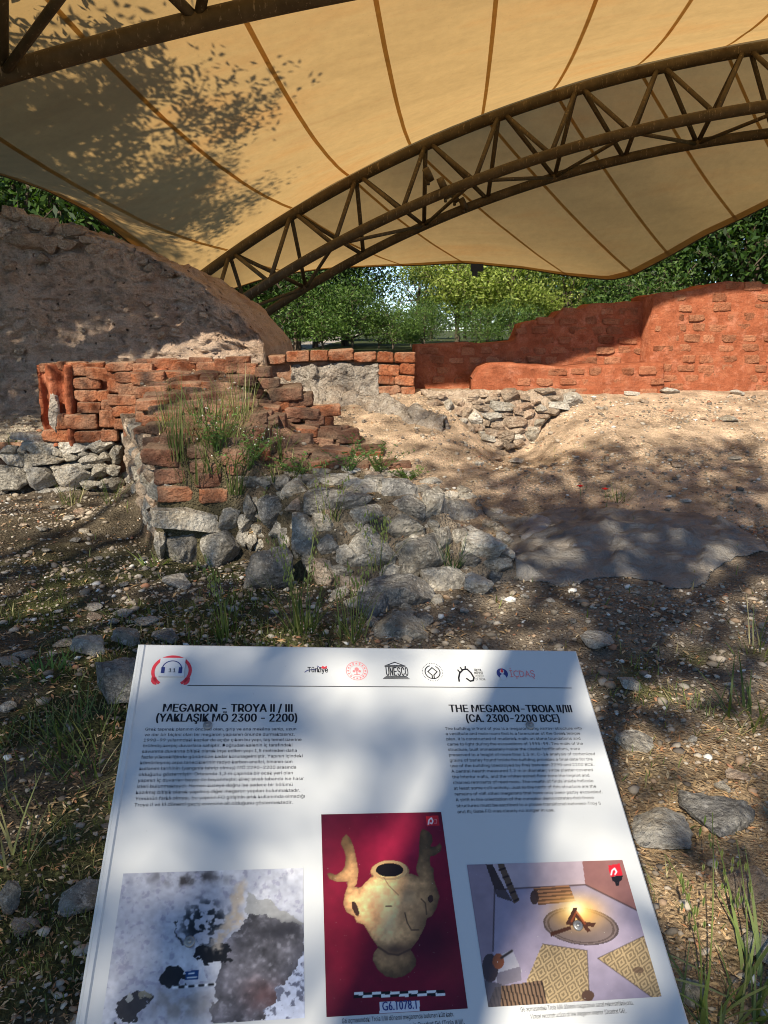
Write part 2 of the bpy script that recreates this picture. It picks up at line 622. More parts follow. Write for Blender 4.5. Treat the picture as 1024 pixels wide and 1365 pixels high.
def soil_colour(x, y):
    n1 = fbm2(x, y, .8, 4, 21)
    n2 = fbm2(x, y, 2.3, 4, 33)
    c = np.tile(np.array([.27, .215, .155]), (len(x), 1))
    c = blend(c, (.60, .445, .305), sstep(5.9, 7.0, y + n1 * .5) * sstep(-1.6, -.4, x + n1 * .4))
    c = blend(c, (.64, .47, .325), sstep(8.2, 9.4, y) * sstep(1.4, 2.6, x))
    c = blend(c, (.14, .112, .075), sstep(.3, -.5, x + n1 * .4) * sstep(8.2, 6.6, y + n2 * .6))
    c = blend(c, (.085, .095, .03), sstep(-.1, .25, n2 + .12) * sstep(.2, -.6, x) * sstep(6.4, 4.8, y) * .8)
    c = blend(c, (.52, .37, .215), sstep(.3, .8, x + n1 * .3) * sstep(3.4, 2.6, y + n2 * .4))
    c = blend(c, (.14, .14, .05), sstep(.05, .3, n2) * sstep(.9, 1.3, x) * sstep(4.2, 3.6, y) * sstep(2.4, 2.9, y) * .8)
    c = blend(c, (.30, .18, .115), np.clip(h_heap(x, y) - h_base(x, y), 0, .2) * 5 * sstep(5.5, 6.1, y) * sstep(9.1, 8.7, y))
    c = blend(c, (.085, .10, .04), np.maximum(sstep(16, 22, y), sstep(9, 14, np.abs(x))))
    c = blend(c, (.50, .43, .33), sstep(7, 6, -x) * sstep(-2.6, -2.9, x) * sstep(8.0, 8.2, y))
    return c

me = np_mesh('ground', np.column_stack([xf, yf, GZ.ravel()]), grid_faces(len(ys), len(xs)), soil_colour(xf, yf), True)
tag(add('ground', me, MAT['ground']), kind='structure')

# ------------------------------------------------------------------ rock and brick shapes
def ico(sub):
    bm = bmesh.new()
    bmesh.ops.create_icosphere(bm, subdivisions=sub, radius=1.0)
    v = np.array([q.co[:] for q in bm.verts])
    f = np.array([[q.index for q in p.verts] for p in bm.faces])
    bm.free()
    return v, f
ICO1, ICO4 = ico(1), ico(5)

def rock_mesh(seed, boxy=3.0, cuts=7, amp=.09, cutd=(.56, .84)):
    rg = np.random.default_rng(seed)
    v, f = ICO4
    v = v / (np.abs(v) ** boxy).sum(1)[:, None] ** (1 / boxy)
    for _ in range(cuts):
        n = rg.normal(size=3)
        n /= np.linalg.norm(n)
        e = np.clip(v @ n - rg.uniform(*cutd), 0, None)
        v = v - n * e[:, None] * .97
    d = fbm(v + seed * 7.7, 1.9, 6, seed, .58) - .9 * np.abs(fbm(v + seed * 3.1, 2.6, 5, seed + 40, .6))
    v = v * (1 + amp * d * 1.6)[:, None]
    lo, hi = v.min(0), v.max(0)
    v = (v - (lo + hi) / 2) / (hi - lo)
    me = np_mesh('rock', v, f, None, True)
    me.set_sharp_from_angle(angle=R(38))
    return me

def brick_mesh(seed, amp=.085, rnd_=11.0):
    rg = np.random.default_rng(seed + 100)
    v, f = ICO4
    v = v / (np.abs(v) ** rnd_).sum(1)[:, None] ** (1 / rnd_)
    for _ in range(4):
        n = np.sign(rg.normal(size=3)) * rg.uniform(.5, 1, 3)
        n /= np.linalg.norm(n)
        e = np.clip(v @ n - rg.uniform(1.25, 1.55), 0, None)
        v = v - n * e[:, None]
    d = fbm(v * np.array([2.2, 1, .9]) + seed * 5.1, 1.9, 6, seed, .66)
    v = v * (1 + amp * d * 1.6)[:, None]
    lo, hi = v.min(0), v.max(0)
    v = (v - (lo + hi) / 2) / (hi - lo)
    return np_mesh('brick', v, f, None, True)

ROCKS = [rock_mesh(i, rnd.choice([3, 5, 8]), 16, .08) for i in range(12)]
BRICKS = [brick_mesh(i) for i in range(8)]
BOXY = sorted(range(12), key=lambda i: -float(np.mean([q.co.length for q in ROCKS[i].vertices])))[:5]     # fullest outlines, for big blocks
_shared = {}
def shared(kind, i, mat):
    """a variant mesh carrying the wanted material, shared by all pieces that use it"""
    k = (kind, i, mat)
    if k not in _shared:
        m = (ROCKS if kind == 'rock' else BRICKS)[i].copy()
        m.materials.append(MAT[mat])
        _shared[k] = m
    return _shared[k]

def piece(name, kind, mat, P, size, parent, yaw=0.0, tilt=0.0, roll=0.0, var=None):
    me = shared(kind, rnd.randrange(12 if kind == 'rock' else 8) if var is None else var, mat)
    off = np.array(parent.location) if parent is not None else 0
    return add(name, me, None, parent, tuple(np.array(P) - off), (tilt, roll, yaw), size)

def px_piece(name, kind, mat, q, P, parent, depth=.8, push=.22, yaw=None, var=None, grow=1.06, roll=None):
    """piece whose outline is q=(cx,cy,w,h) in the photograph, standing at point P of the surface it belongs to"""
    dist = np.dot(P - EYE, np.array([0, math.cos(PITCH), -math.sin(PITCH)]))
    wm, hm = q[2] / F_PX * dist * grow, q[3] / F_PX * dist * grow
    dm = max(.5 * wm, hm) * depth + .02
    d = (P - EYE) * np.array([1, 1, 0])
    d = d / np.linalg.norm(d)
    P2 = P + d * dm * push
    return piece(name, kind, mat, P2, (wm, dm, hm), parent, -math.atan2(P[0], P[1]) * .5 + (rnd.uniform(-.12, .12) if yaw is None else yaw), rnd.uniform(-.12, .12),
                 rnd.uniform(-.1, .1) if roll is None else roll, var)

def in_poly(x, y, pts):
    ins = np.zeros(len(x), bool)
    for (x1, y1), (x2, y2) in zip(pts, pts[1:] + pts[:1]):
        if y1 == y2: continue
        ins ^= ((y1 > y) != (y2 > y)) & (x < (x2 - x1) * (y - y1) / (y2 - y1) + x1)
    return ins

# ------------------------------------------------------------------ walls
def slab_wall(name, x0, x1, yf_, ztop, zbot, thick, amp=.04, step=.05, seed=0, lean=0.0, rough=2.2, topamp=.03, crag=0.0):
    """an upright slab of earth: front, top, back and both ends, uneven all over"""
    nx = max(4, int((x1 - x0) / step))
    X = np.linspace(x0, x1, nx)
    zt, zb = ztop(X), zbot(X)
    zt = zt + fbm2(X, X * 0 + seed, 3, 3, seed) * topamp
    nz = max(6, int((zt - zb).max() / step))
    nt_ = max(3, int(thick / (step * 2)))
    t = np.linspace(0, 1, nz)
    Y = yf_(X)
    rows = []
    for a in t:                                       # front, bottom to top
        rows.append(np.column_stack([X, Y + lean * a * (zt - zb), zb + (zt - zb) * a]))
    for a in np.linspace(0, 1, nt_)[1:-1]:            # top
        rows.append(np.column_stack([X, Y + lean * (zt - zb) + thick * a, zt]))
    for a in t[::-1]:                                 # back
        rows.append(np.column_stack([X, Y + thick + lean * (zt - zb), zb + (zt - zb) * a]))
    V = np.array(rows)
    nr = len(V)
    P = V.reshape(-1, 3)
    d = fbm(P, rough, 5, seed, .55)
    d2 = fbm(P, rough, 5, seed + 50, .55)
    P = P.copy()
    P[:, 1] += d * amp
    if crag:
        P[:, 1] += crag * (np.abs(fbm(P * np.array([1, 1, 1.6]), 3.2, 5, seed + 9, .62)) * 2 - .5)
        P[:, 2] += crag * .6 * fbm(P, 5, 4, seed + 19, .6) * (P[:, 2] > np.tile(zb, nr) + .1)
    P[:, 2] += d2 * amp * .5 * (P[:, 2] > np.tile(zb, nr) + .1)
    P[:, 0] += d2 * amp * .5
    f = [grid_faces(nr, nx)]
    i = np.arange(nr * nx).reshape(nr, nx)
    for c, fl in ((0, False), (nx - 1, True)):
        for k in range(nz - 1):
            q = [i[k, c], i[k + 1, c], i[nr - 2 - k, c], i[nr - 1 - k, c]]
            f.append(np.array([q if not fl else q[::-1]]))
    return np_mesh(name, P, np.concatenate(f), None, True)

def prof(pts):
    xp = np.array([p[0] for p in pts])
    zp = np.array([p[1] for p in pts])
    return lambda x: np.interp(x, xp, zp)

def px_prof(pts, Y):
    q = [at(a, b, Y) for a, b in pts]
    return prof([(p[0], p[2]) for p in q])

# --- cut earth bank on the left, with the stones that stick out of it
BY = 9.45
bank_top = px_prof([(-420, 235), (-200, 250), (0, 283), (40, 290), (100, 303), (180, 340), (225, 358), (262, 378), (300, 408), (325, 435), (345, 462), (352, 500)], BY)
bx1 = at(352, 500, BY)[0]
bank = slab_wall('earth_bank', -8.0, bx1, lambda x: BY - .12 * sstep(-2.5, -4.5, x) + .25 * sstep(-2.2, -1.5, x), bank_top, lambda x: 0 * x + .35, 3.2, .16, .03, 5, .10, 1.6, .06, .15)
bank_o = tag(add('earth_bank', bank, MAT['bank']), kind='structure')
def bank_pt(px, py):
    p = at(px, py, BY)
    return at(px, py, BY - .12 * float(sstep(-2.5, -4.5, p[0])) + .25 * float(sstep(-2.2, -1.5, p[0])) + .10 * (p[2] - .35) - .03)
bank_stones = [(13, 285, 12, 16), (24, 286, 17, 15), (33, 292, 12, 14), (48, 296, 24, 16), (65, 302, 22, 18), (80, 305, 12, 10), (99, 309, 30, 15), (118, 321, 18, 10), (128, 332, 22, 14),
               (150, 338, 26, 14), (172, 343, 22, 12), (40, 320, 66, 20), (68, 327, 18, 18), (5, 312, 18, 14), (90, 326, 24, 12), (104, 313, 10, 7), (22, 303, 10, 8), (60, 312, 12, 7), (78, 318, 12, 8),
               (57, 343, 12, 10), (160, 408, 28, 8), (174, 382, 14, 7), (176, 391, 16, 7), (175, 374, 12, 7), (171, 367, 12, 8), (188, 430, 18, 12), (200, 418, 14, 6), (210, 425, 18, 6), (208, 436, 14, 6),
               (214, 447, 10, 8), (196, 405, 10, 6), (75, 411, 10, 6), (170, 420, 10, 8), (180, 402, 12, 6), (28, 468, 12, 8), (205, 355, 22, 10), (226, 365, 16, 8), (246, 374, 16, 8), (190, 349, 14, 8), (14, 354, 14, 10),
               (18, 392, 18, 11), (86, 352, 10, 6), (222, 408, 8, 6), (235, 440, 9, 6), (272, 420, 9, 6), (140, 365, 9, 6), (150, 445, 8, 5), (110, 440, 9, 6), (60, 445, 8, 5)]
for q in bank_stones:
    P = bank_pt(q[0], q[1])
    px_piece('stone', 'rock', 'stone_warm', q, P, bank_o, .9, .02, grow=1.3, roll=(.35 if q[0] == 160 else None))

# --- red mudbrick walls on the right
def red_wall(name, label, x0, x1, Y, top, zb, thick, seed, slope=0.0):
    yf_ = lambda x: Y + slope * (np.asarray(x) - x0)
    root = thing(name, ((x0 + x1) / 2, Y, float(np.mean(zb(np.array([x0, x1]))))), label, 'wall', 'red mudbrick walls')
    me = slab_wall('wall_body', x0, x1, yf_, top, lambda x: zb(x) - .15, thick, .05, .04, seed, .03, 3.0, .035)
    b = add('wall_body', me, MAT['clay'], root, tuple(-np.array(root.location)))
    ch = .128
    z = float(zb(np.array([x0]))[0]) + .06
    r = 0
    zmax = float(top(np.linspace(x0, x1, 50)).max())
    while z < zmax - .02:
        x = x0 + (.16 if r % 2 else .02) + rnd.uniform(0, .08)
        while x < x1 - .05:
            L = rnd.uniform(.17, .29)
            xc = x + L / 2
            if z + ch * .5 < float(top(np.array([xc]))[0]) + .03 and z > float(zb(np.array([xc]))[0]) - .05 and rnd.random() < .80 and xc + L * .4 < x1:
                Hb = ch * rnd.uniform(.62, .9)
                piece('brick', 'brick', 'brick_wall', (xc, float(yf_(xc)) + .03 * (z - .8) + .062 + rnd.uniform(-.006, .014), z + rnd.uniform(-.012, .012)), (L * .92, .16, Hb), root, math.atan(slope) + rnd.uniform(-.03, .03), rnd.uniform(-.03, .03), rnd.uniform(-.04, .04))
            x += L + rnd.uniform(.015, .07)
        z += ch
        r += 1
    return root

base_r = lambda x: np.interp(x, [0, 1, 8], [.80, .82, .90])
A0 = at(553, 470, 10.7)[0]
A1 = at(884, 400, 10.7)[0]
topA = px_prof([(545, 461), (560, 460), (640, 457), (688, 455), (694, 434), (716, 428), (742, 421), (748, 412), (782, 408), (788, 403), (868, 402), (900, 402)], 10.7)
red_wall('mudbrick_wall', 'stepped dark red mudbrick wall in canopy shade, rising to the right behind the low bench', A0, A1, 10.7, topA, base_r, .55, 11)
B0 = at(872, 400, 10.3)[0]
topB = px_prof([(866, 398), (876, 392), (884, 388), (925, 386), (960, 378), (985, 376), (1010, 375), (1024, 379), (1100, 384), (1250, 392), (1500, 400)], 10.3)
red_wall('mudbrick_wall', 'tall sunlit orange red mudbrick wall at the right edge, cut by a slanting shadow', B0, B0 + 3.6, 10.3, topB, base_r, .9, 12)
C0, C1 = at(632, 500, 10.0)[0], at(872, 500, 10.0)[0]
topC = px_prof([(628, 512), (640, 492), (655, 486), (690, 487), (715, 490), (760, 489), (810, 487), (850, 486), (880, 484)], 10.05)
red_wall('mudbrick_bench', 'low rounded red mudbrick bench along the foot of the stepped wall', C0, C1 + .15, 10.05, topC, base_r, .5, 13)

# --- low wall closing the room at the back: plaster face, one row of bricks, brick pier
LY = 9.95
lw = thing('low_wall', (at(465, 525, LY)[0], LY, .83), 'low back wall with one row of orange bricks over rough pale plaster', 'wall')
lo = -np.array(lw.location)
x0, x1 = at(352, 500, LY)[0], at(508, 500, LY)[0]
me = slab_wall('wall_core', x0, at(552, 500, LY)[0], lambda x: LY + .10 + 0 * x, lambda x: at(450, 482, LY)[2] + 0 * x, lambda x: .62 + 0 * x, .34, .03, .04, 31)
add('wall_core', me, MAT['clay_dull'], lw, tuple(lo))
me = slab_wall('plaster_face', at(388, 500, LY)[0], x1 - .03, lambda x: LY - .02 - .10 * np.exp(-((x - at(418, 500, LY)[0]) / .07) ** 2), lambda x: at(450, 485, LY)[2] + 0 * x, lambda x: .72 + 0 * x, .12, .09, .02, 32, .12, 6, .03, .07)
add('plaster_face', me, MAT['plaster'], lw, tuple(lo))
for q in [(369, 479, 24, 12), (398, 475, 32, 15), (426, 474, 25, 15), (455, 473, 35, 15), (487, 476, 31, 14), (514, 477, 23, 15), (540, 477, 29, 15)]:
    px_piece('brick', 'brick', 'brick', q, at(q[0], q[1], LY), lw, 1.5, .3, yaw=0, grow=1.0)
for q in [(519, 493, 29, 15), (543, 492, 21, 16), (515, 507, 22, 13), (539, 508, 27, 14), (520, 521, 31, 13), (544, 522, 19, 13)]:
    px_piece('brick', 'brick', 'brick', q, at(q[0], q[1], LY + .02), lw, 1.6, .3, yaw=0, grow=1.02)

# --- dry stone retaining wall in the pit
pile = thing('stone_revetment', (1.5, 9.35, .25), 'small dry stone retaining wall of pale stones in the pit below the red walls', 'stone wall')
PILE = [(579, 540, 23, 13), (583, 551, 16, 12), (566, 554, 14, 9), (599, 542, 12, 18), (576, 529, 14, 6), (630, 530, 18, 10), (656, 533, 18, 9), (681, 528, 26, 18), (670, 543, 32, 14), (642, 544, 22, 8),
        (637, 537, 14, 6), (622, 550, 15, 13), (611, 549, 10, 10), (634, 557, 19, 17), (655, 556, 25, 12), (675, 554, 17, 7), (691, 548, 13, 11), (705, 553, 14, 13), (700, 542, 22, 9), (687, 564, 29, 17),
        (663, 568, 18, 11), (648, 565, 11, 9), (616, 562, 14, 8), (638, 571, 16, 11), (625, 573, 16, 8), (656, 577, 19, 11), (673, 582, 23, 17), (692, 575, 18, 8), (712, 574, 15, 9), (691, 583, 17, 8),
        (709, 583, 18, 13), (651, 584, 18, 10), (692, 591, 14, 10), (678, 596, 13, 9), (663, 595, 17, 11), (726, 522, 26, 10), (740, 531, 28, 9), (745, 541, 26, 10), (763, 533, 26, 16), (733, 549, 24, 10),
        (722, 545, 16, 10), (645, 527, 12, 7), (664, 524, 12, 8), (700, 530, 14, 8), (713, 536, 14, 8), (604, 556, 12, 8), (719, 563, 14, 9), (612, 537, 14, 9), (588, 528, 14, 8), (725, 556, 14, 7), (643, 578, 10, 8)]
def pile_pt(px, py):
    return at(px, py, 9.22 + (600 - py) / 75 * .42 + abs(px - 680) / 100 * .06)
for q in PILE:
    px_piece('stone', 'rock', rnd.choice(['stone_warm', 'stone_pale', 'stone_warm']), q, pile_pt(q[0], q[1]), pile, 1.0, .25, grow=1.12)
v = []
for py in np.linspace(528, 604, 22):
    for px in np.linspace(np.interp(py, [528, 560, 604], [562, 600, 650]), np.interp(py, [528, 560, 604], [770, 735, 705]), 50):
        P = pile_pt(px, py)
        v.append(P + np.array([0, .22, 0]))
v = np.array(v)
v[:, 1] += fbm(v, 4, 4, 77) * .05
me = np_mesh('earth_core', v, grid_faces(22, 50), None, True)
o = add('earth_core', me, MAT['stone_warm'], pile, tuple(-np.array(pile.location)))
o.modifiers.new('thickness', 'SOLIDIFY').thickness = .12

# --- ruined megaron wall: stone foundation (front heap) and mudbricks above
found = thing('stone_foundation', (-.4, 4.9, 0), 'ruined foundation wall of big grey limestone blocks in front of the brick ruin', 'stone wall')
FST = [(332, 638, 34, 18, 's'), (357, 640, 30, 18, 'd'), (374, 641, 26, 22, 'd'), (396, 648, 36, 28, 'p'), (368, 674, 44, 40, 'd'), (333, 668, 18, 36, 's'), (346, 674, 13, 32, 's'), (327, 692, 20, 24, 's'),
       (398, 672, 32, 20, 'w'), (418, 640, 40, 18, 's'), (452, 640, 46, 16, 'p'), (452, 667, 84, 38, 'd'), (487, 651, 54, 26, 'p'), (493, 684, 48, 22, 's'), (410, 706, 36, 60, 's'), (384, 722, 24, 34, 's'),
       (399, 730, 20, 26, 's'), (432, 693, 28, 26, 's'), (345, 702, 30, 22, 's'), (373, 704, 28, 20, 's'), (496, 722, 66, 60, 's'), (432, 759, 28, 38, 'w'), (455, 761, 30, 22, 's'), (471, 779, 32, 28, 'w'),
       (413, 745, 22, 24, 's'), (534, 650, 46, 32, 'd'), (548, 676, 36, 34, 'd'), (576, 668, 32, 46, 's'), (599, 661, 36, 16, 'p'), (613, 681, 46, 38, 's'), (540, 696, 50, 34, 's'), (576, 699, 18, 20, 's'),
       (563, 738, 68, 64, 's'), (643, 726, 54, 46, 'p'), (661, 752, 38, 24, 's'), (530, 793, 94, 52, 'd'), (596, 774, 64, 46, 's'), (656, 770, 30, 26, 'd'), (535, 838, 86, 46, 's'), (496, 812, 40, 44, 'd'),
       (592, 716, 26, 38, 's'), (506, 641, 38, 16, 's'), (245, 724, 55, 53, 's'), (297, 723, 52, 54, 's'), (250, 686, 88, 29, 's'), (306, 685, 26, 30, 's'), (322, 712, 18, 26, 's'), (335, 720, 16, 22, 's'),
       (470, 702, 26, 22, 's'), (465, 740, 30, 34, 's'), (520, 760, 30, 24, 's'), (440, 722, 30, 30, 'd'), (560, 652, 24, 16, 's'), (615, 712, 26, 22, 's'), (625, 745, 26, 24, 'd'), (575, 765, 20, 20, 's'),
       (672, 720, 22, 26, 'p'), (540, 632, 30, 12, 's'), (575, 642, 28, 12, 'p'), (625, 662, 24, 12, 's'), (390, 632, 20, 10, 's'), (430, 628, 24, 10, 's'), (468, 628, 26, 10, 'p'), (505, 627, 24, 10, 's'),
       (215, 722, 16, 40, 's'), (206, 690, 20, 26, 's'), (345, 725, 18, 20, 's'), (452, 792, 24, 22, 's'), (470, 805, 22, 20, 's'), (548, 722, 22, 26, 's'), (655, 700, 22, 16, 's')]
KM = dict(s='stone', d='stone_dark', p='stone_pale', w='stone_warm')
for *q, m in FST:
    px_piece('stone', 'rock', KM[m], q, hit(q[0], q[1] + q[3] * .18), found, .95, .16 if q[0] > 340 else -.02, grow=1.14 if q[0] > 340 else 1.1, var=rnd.choice(BOXY) if q[2] > 42 else None)
heap_px = [(322, 632), (400, 640), (480, 632), (600, 648), (680, 690), (690, 745), (640, 770), (585, 800), (570, 850), (490, 850), (475, 790), (420, 775), (395, 735), (322, 730)]
for i in range(230):
    qx, qy = rnd.uniform(322, 690), rnd.uniform(632, 850)
    if in_poly(np.array([qx]), np.array([qy]), heap_px)[0]:
        sz = rnd.uniform(9, 19)
        px_piece('stone', 'rock', rnd.choice(['stone', 'stone', 'stone_dark', 'stone_pale', 'stone_warm']), (qx, qy, sz * 1.2, sz), hit(qx, qy), found, 1.0, .5, grow=1.1)
# side of the foundation facing left, course by course
sa, sb = np.array([-1.66, 5.5]), np.array([-2.70, 7.98])
sd = (sb - sa) / np.linalg.norm(sb - sa)
SL = float(np.linalg.norm(sb - sa))
zc = .07
while zc < .84:
    s = rnd.uniform(.02, .12)
    hh = rnd.uniform(.15, .25)
    while s < SL - .05:
        L = rnd.uniform(.2, .42)
        p = sa + sd * (s + L / 2)
        if zc < .60 + s * .25:
            piece('stone', 'rock', rnd.choice(['stone_pale', 'stone_warm', 'stone_warm', 'stone']), (p[0] + .10, p[1] + .04, zc + hh / 2 - .06 + rnd.uniform(-.02, .02)), (.26, L * 1.02, hh * 1.04), found, math.atan2(-sd[0], sd[1]), rnd.uniform(-.08, .08), rnd.uniform(-.08, .08))
        s += L * .97
    zc += hh * .93

ruin = thing('mudbrick_ruin', (-1.3, 7.0, .6), 'eroded red mudbrick ruin stepping down to the front, overgrown with grass', 'brick wall')
RB = [(235, 657, 46, 21, 'b'), (285, 660, 38, 20, 'b'), (218, 608, 50, 25, 'd'), (228, 636, 42, 21, 'd'), (278, 639, 36, 20, 'd'), (275, 622, 38, 15, 'd'), (218, 489, 40, 21, 'b'), (200, 505, 44, 18, 'b'),
      (203, 524, 44, 17, 'b'), (206, 539, 44, 15, 'b'), (250, 489, 28, 17, 'b'), (280, 490, 36, 17, 'b'), (304, 489, 34, 20, 'b'), (252, 508, 30, 17, 'b'), (277, 509, 20, 17, 'b'), (309, 508, 62, 15, 'd'),
      (340, 560, 36, 19, 'd'), (337, 578, 40, 17, 'd'), (256, 524, 26, 14, 'd'), (359, 512, 28, 15, 'd'), (380, 524, 48, 19, 'd'), (367, 537, 38, 19, 'b'), (404, 550, 48, 15, 'd'), (368, 563, 28, 21, 'd'),
      (388, 558, 30, 12, 'd'), (405, 572, 48, 15, 'd'), (436, 578, 42, 19, 'd'), (463, 582, 32, 19, 'd'), (395, 589, 42, 19, 'd'), (346, 579, 30, 17, 'd'), (437, 600, 32, 17, 'd'), (452, 618, 26, 17, 'd'),
      (490, 604, 42, 20, 'd'), (432, 612, 32, 15, 'd'), (352, 556, 26, 15, 'd'), (225, 556, 38, 16, 'd'), (215, 572, 36, 15, 'd'), (262, 545, 34, 15, 'd'), (300, 530, 36, 15, 'd'), (262, 562, 34, 15, 'd'),
      (232, 590, 34, 16, 'd'), (270, 582, 36, 15, 'd'), (305, 552, 36, 16, 'd'), (308, 572, 36, 15, 'd'), (268, 602, 36, 16, 'd'), (310, 592, 34, 15, 'd'), (312, 612, 34, 15, 'd'), (350, 598, 34, 16, 'd'),
      (356, 616, 34, 15, 'd'), (395, 608, 34, 15, 'd'), (330, 492, 26, 16, 'b'), (350, 496, 24, 14, 'd'), (335, 526, 30, 15, 'd'), (330, 542, 30, 15, 'd'), (515, 622, 32, 14, 'd'), (478, 624, 28, 14, 'd'),
      (420, 560, 26, 13, 'd'), (350, 540, 26, 13, 'd'), (318, 625, 30, 15, 'd'), (195, 556, 26, 14, 'b'), (205, 590, 24, 20, 'w'), (187, 567, 34, 19, 'w'), (191, 592, 16, 22, 's'), (238, 485, 24, 12, 'b'), (318, 480, 30, 10, 'b'), (268, 481, 30, 9, 'b')]
def ruin_hit(px, py):
    P = hit(px, py)
    return P if P[1] < 8.5 else at(px, py, 8.25)
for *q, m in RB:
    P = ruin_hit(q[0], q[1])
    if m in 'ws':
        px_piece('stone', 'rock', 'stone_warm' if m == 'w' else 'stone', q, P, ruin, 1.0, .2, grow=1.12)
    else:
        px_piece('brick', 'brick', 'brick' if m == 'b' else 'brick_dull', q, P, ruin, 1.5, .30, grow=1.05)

ruin_px = [(188, 484), (345, 482), (400, 520), (470, 575), (555, 634), (470, 636), (330, 632), (210, 640)]
yy = 488
while yy < 636:
    xx = 190 + rnd.uniform(0, 30)
    while xx < 555:
        wq = rnd.uniform(28, 44)
        if in_poly(np.array([xx]), np.array([yy]), ruin_px)[0] and rnd.random() < .85:
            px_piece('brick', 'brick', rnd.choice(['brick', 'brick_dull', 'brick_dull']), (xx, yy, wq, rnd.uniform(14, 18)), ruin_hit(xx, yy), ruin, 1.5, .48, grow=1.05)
        xx += wq * 1.02
    yy += rnd.uniform(14, 16.5)

# --- left wing: brick wall on a stone footing
WY = 7.92
wing = thing('brick_wall_wing', (at(115, 590, WY)[0], WY, .53), 'short red mudbrick wing wall with streaked clay end, standing on the left stone footing', 'brick wall')
wo = -np.array(wing.location)
wx0, wx1 = at(57, 540, WY)[0], at(215, 540, WY)[0]
me = slab_wall('wall_core', wx0, wx1, lambda x: WY + .14 + 0 * x, lambda x: 1.27 + 0 * x, lambda x: .45 + 0 * x, .6, .05, .03, 41, .0, 4)
add('wall_core', me, MAT['clay'], wing, tuple(wo))
ex0, ex1 = at(54, 540, WY)[0], at(98, 540, WY)[0]
me = slab_wall('clay_end', ex0, ex1, lambda x: WY - .02 + .06 * np.sin(np.asarray(x) * 38), lambda x: 1.30 + 0 * x, lambda x: .50 + 0 * x, .3, .07, .018, 42, .05, 5)
add('clay_end', me, MAT['clay'], wing, tuple(wo))
piece('plaster_lump', 'rock', 'plaster', at(73, 552, WY - .06), (.11, .10, .42), wing, .2, .12, .18, 3)
for q in [(82, 582, 42, 17), (121, 583, 36, 16), (111, 562, 42, 21), (84, 561, 16, 21), (147, 559, 22, 23), (118, 510, 36, 16), (119, 527, 34, 16), (121, 544, 30, 14), (135, 497, 36, 17), (105, 492, 28, 19),
          (162, 489, 36, 12), (156, 515, 20, 19), (173, 520, 26, 17), (169, 535, 44, 15), (172, 548, 40, 15), (147, 541, 20, 14), (140, 527, 16, 14), (148, 580, 22, 16), (165, 564, 22, 16), (170, 503, 30, 15), (150, 503, 22, 12), (66, 490, 22, 12), (88, 488, 20, 12), (192, 492, 26, 14), (128, 488, 24, 10), (178, 576, 22, 20)]:
    px_piece('brick', 'brick', 'brick', q, at(q[0], q[1], WY - .02 + .1 * (q[1] < 530)), wing, 1.6, .3, yaw=0, grow=1.05)

foot = thing('stone_footing', (at(70, 655, 7.9)[0], 7.9, 0), 'low stone footing under the brick wing wall at the left edge', 'stone wall')
for q in [(54, 596, 46, 23), (98, 597, 42, 20), (133, 595, 38, 19), (62, 613, 52, 18), (95, 610, 20, 12), (122, 612, 32, 14), (17, 613, 32, 20), (18, 640, 42, 37), (58, 638, 38, 31), (101, 635, 50, 33), (118, 621, 17, 10),
          (133, 627, 20, 18), (155, 606, 20, 26), (153, 628, 18, 16), (38, 624, 14, 20), (74, 625, 13, 10), (12, 600, 24, 12), (38, 583, 40, 12), (140, 645, 22, 12), (90, 655, 32, 12), (120, 648, 26, 12), (60, 657, 26, 10), (155, 645, 20, 16),
          (-20, 606, 40, 18), (-30, 640, 46, 34), (-62, 612, 40, 20), (-72, 640, 40, 30), (-5, 655, 26, 12), (78, 603, 14, 12), (30, 600, 14, 12), (112, 605, 14, 10), (140, 608, 14, 12)]:
    px_piece('stone', 'rock', rnd.choice(['stone', 'stone_pale', 'stone']), q, at(q[0], q[1], 7.88 + (600 - q[1]) * .0008), foot, 1.0, .25, grow=1.1)
v = []
for a in np.linspace(0, 1, 10):
    for x in np.linspace(-5.2, -2.55, 50):
        v.append((x, 8.02, -.05 + a * .56))
v = np.array(v)
v[:, 1] += fbm(v, 4, 4, 78) * .04
o = add('earth_core', np_mesh('earth_core', v, grid_faces(10, 50), None, True), MAT['clay_dull'], foot, tuple(-np.array(foot.location)))
o.modifiers.new('thickness', 'SOLIDIFY').thickness = .1

# ------------------------------------------------------------------ tent canopy and its trusses
def poly_fit(pts, deg):
    s = np.array([p[0] for p in pts])
    z = np.array([p[1] for p in pts])
    return np.polyfit(s, z, deg)

class Arch:
    """triangular truss in a vertical plane: one top chord, two bottom chords"""
    def __init__(s, A, D, ztop, s0, s1, depth, half):
        s.A, s.D = np.array(A), np.array(D) / np.linalg.norm(D)
        s.N = np.array([-s.D[1], s.D[0]])
        if s.N[1] < 0:
            s.N = -s.N
        s.zt, s.s0, s.s1, s.depth, s.half = ztop, s0, s1, depth, half
    def slope(s, q):
        return (s.zt(q + .05) - s.zt(q - .05)) / .1
    def pt(s, q, which):
        k = s.slope(q)
        n = np.array([-k, 1.0]) / math.hypot(k, 1)       # normal of the arch in its plane
        dn = 0 if which == 0 else -s.depth
        qq = q + n[0] * dn
        z = s.zt(q) + n[1] * dn
        off = {0: 0, -1: -s.half, 1: s.half}[which]
        p = s.A + s.D * qq + s.N * off
        return np.array([p[0], p[1], z])

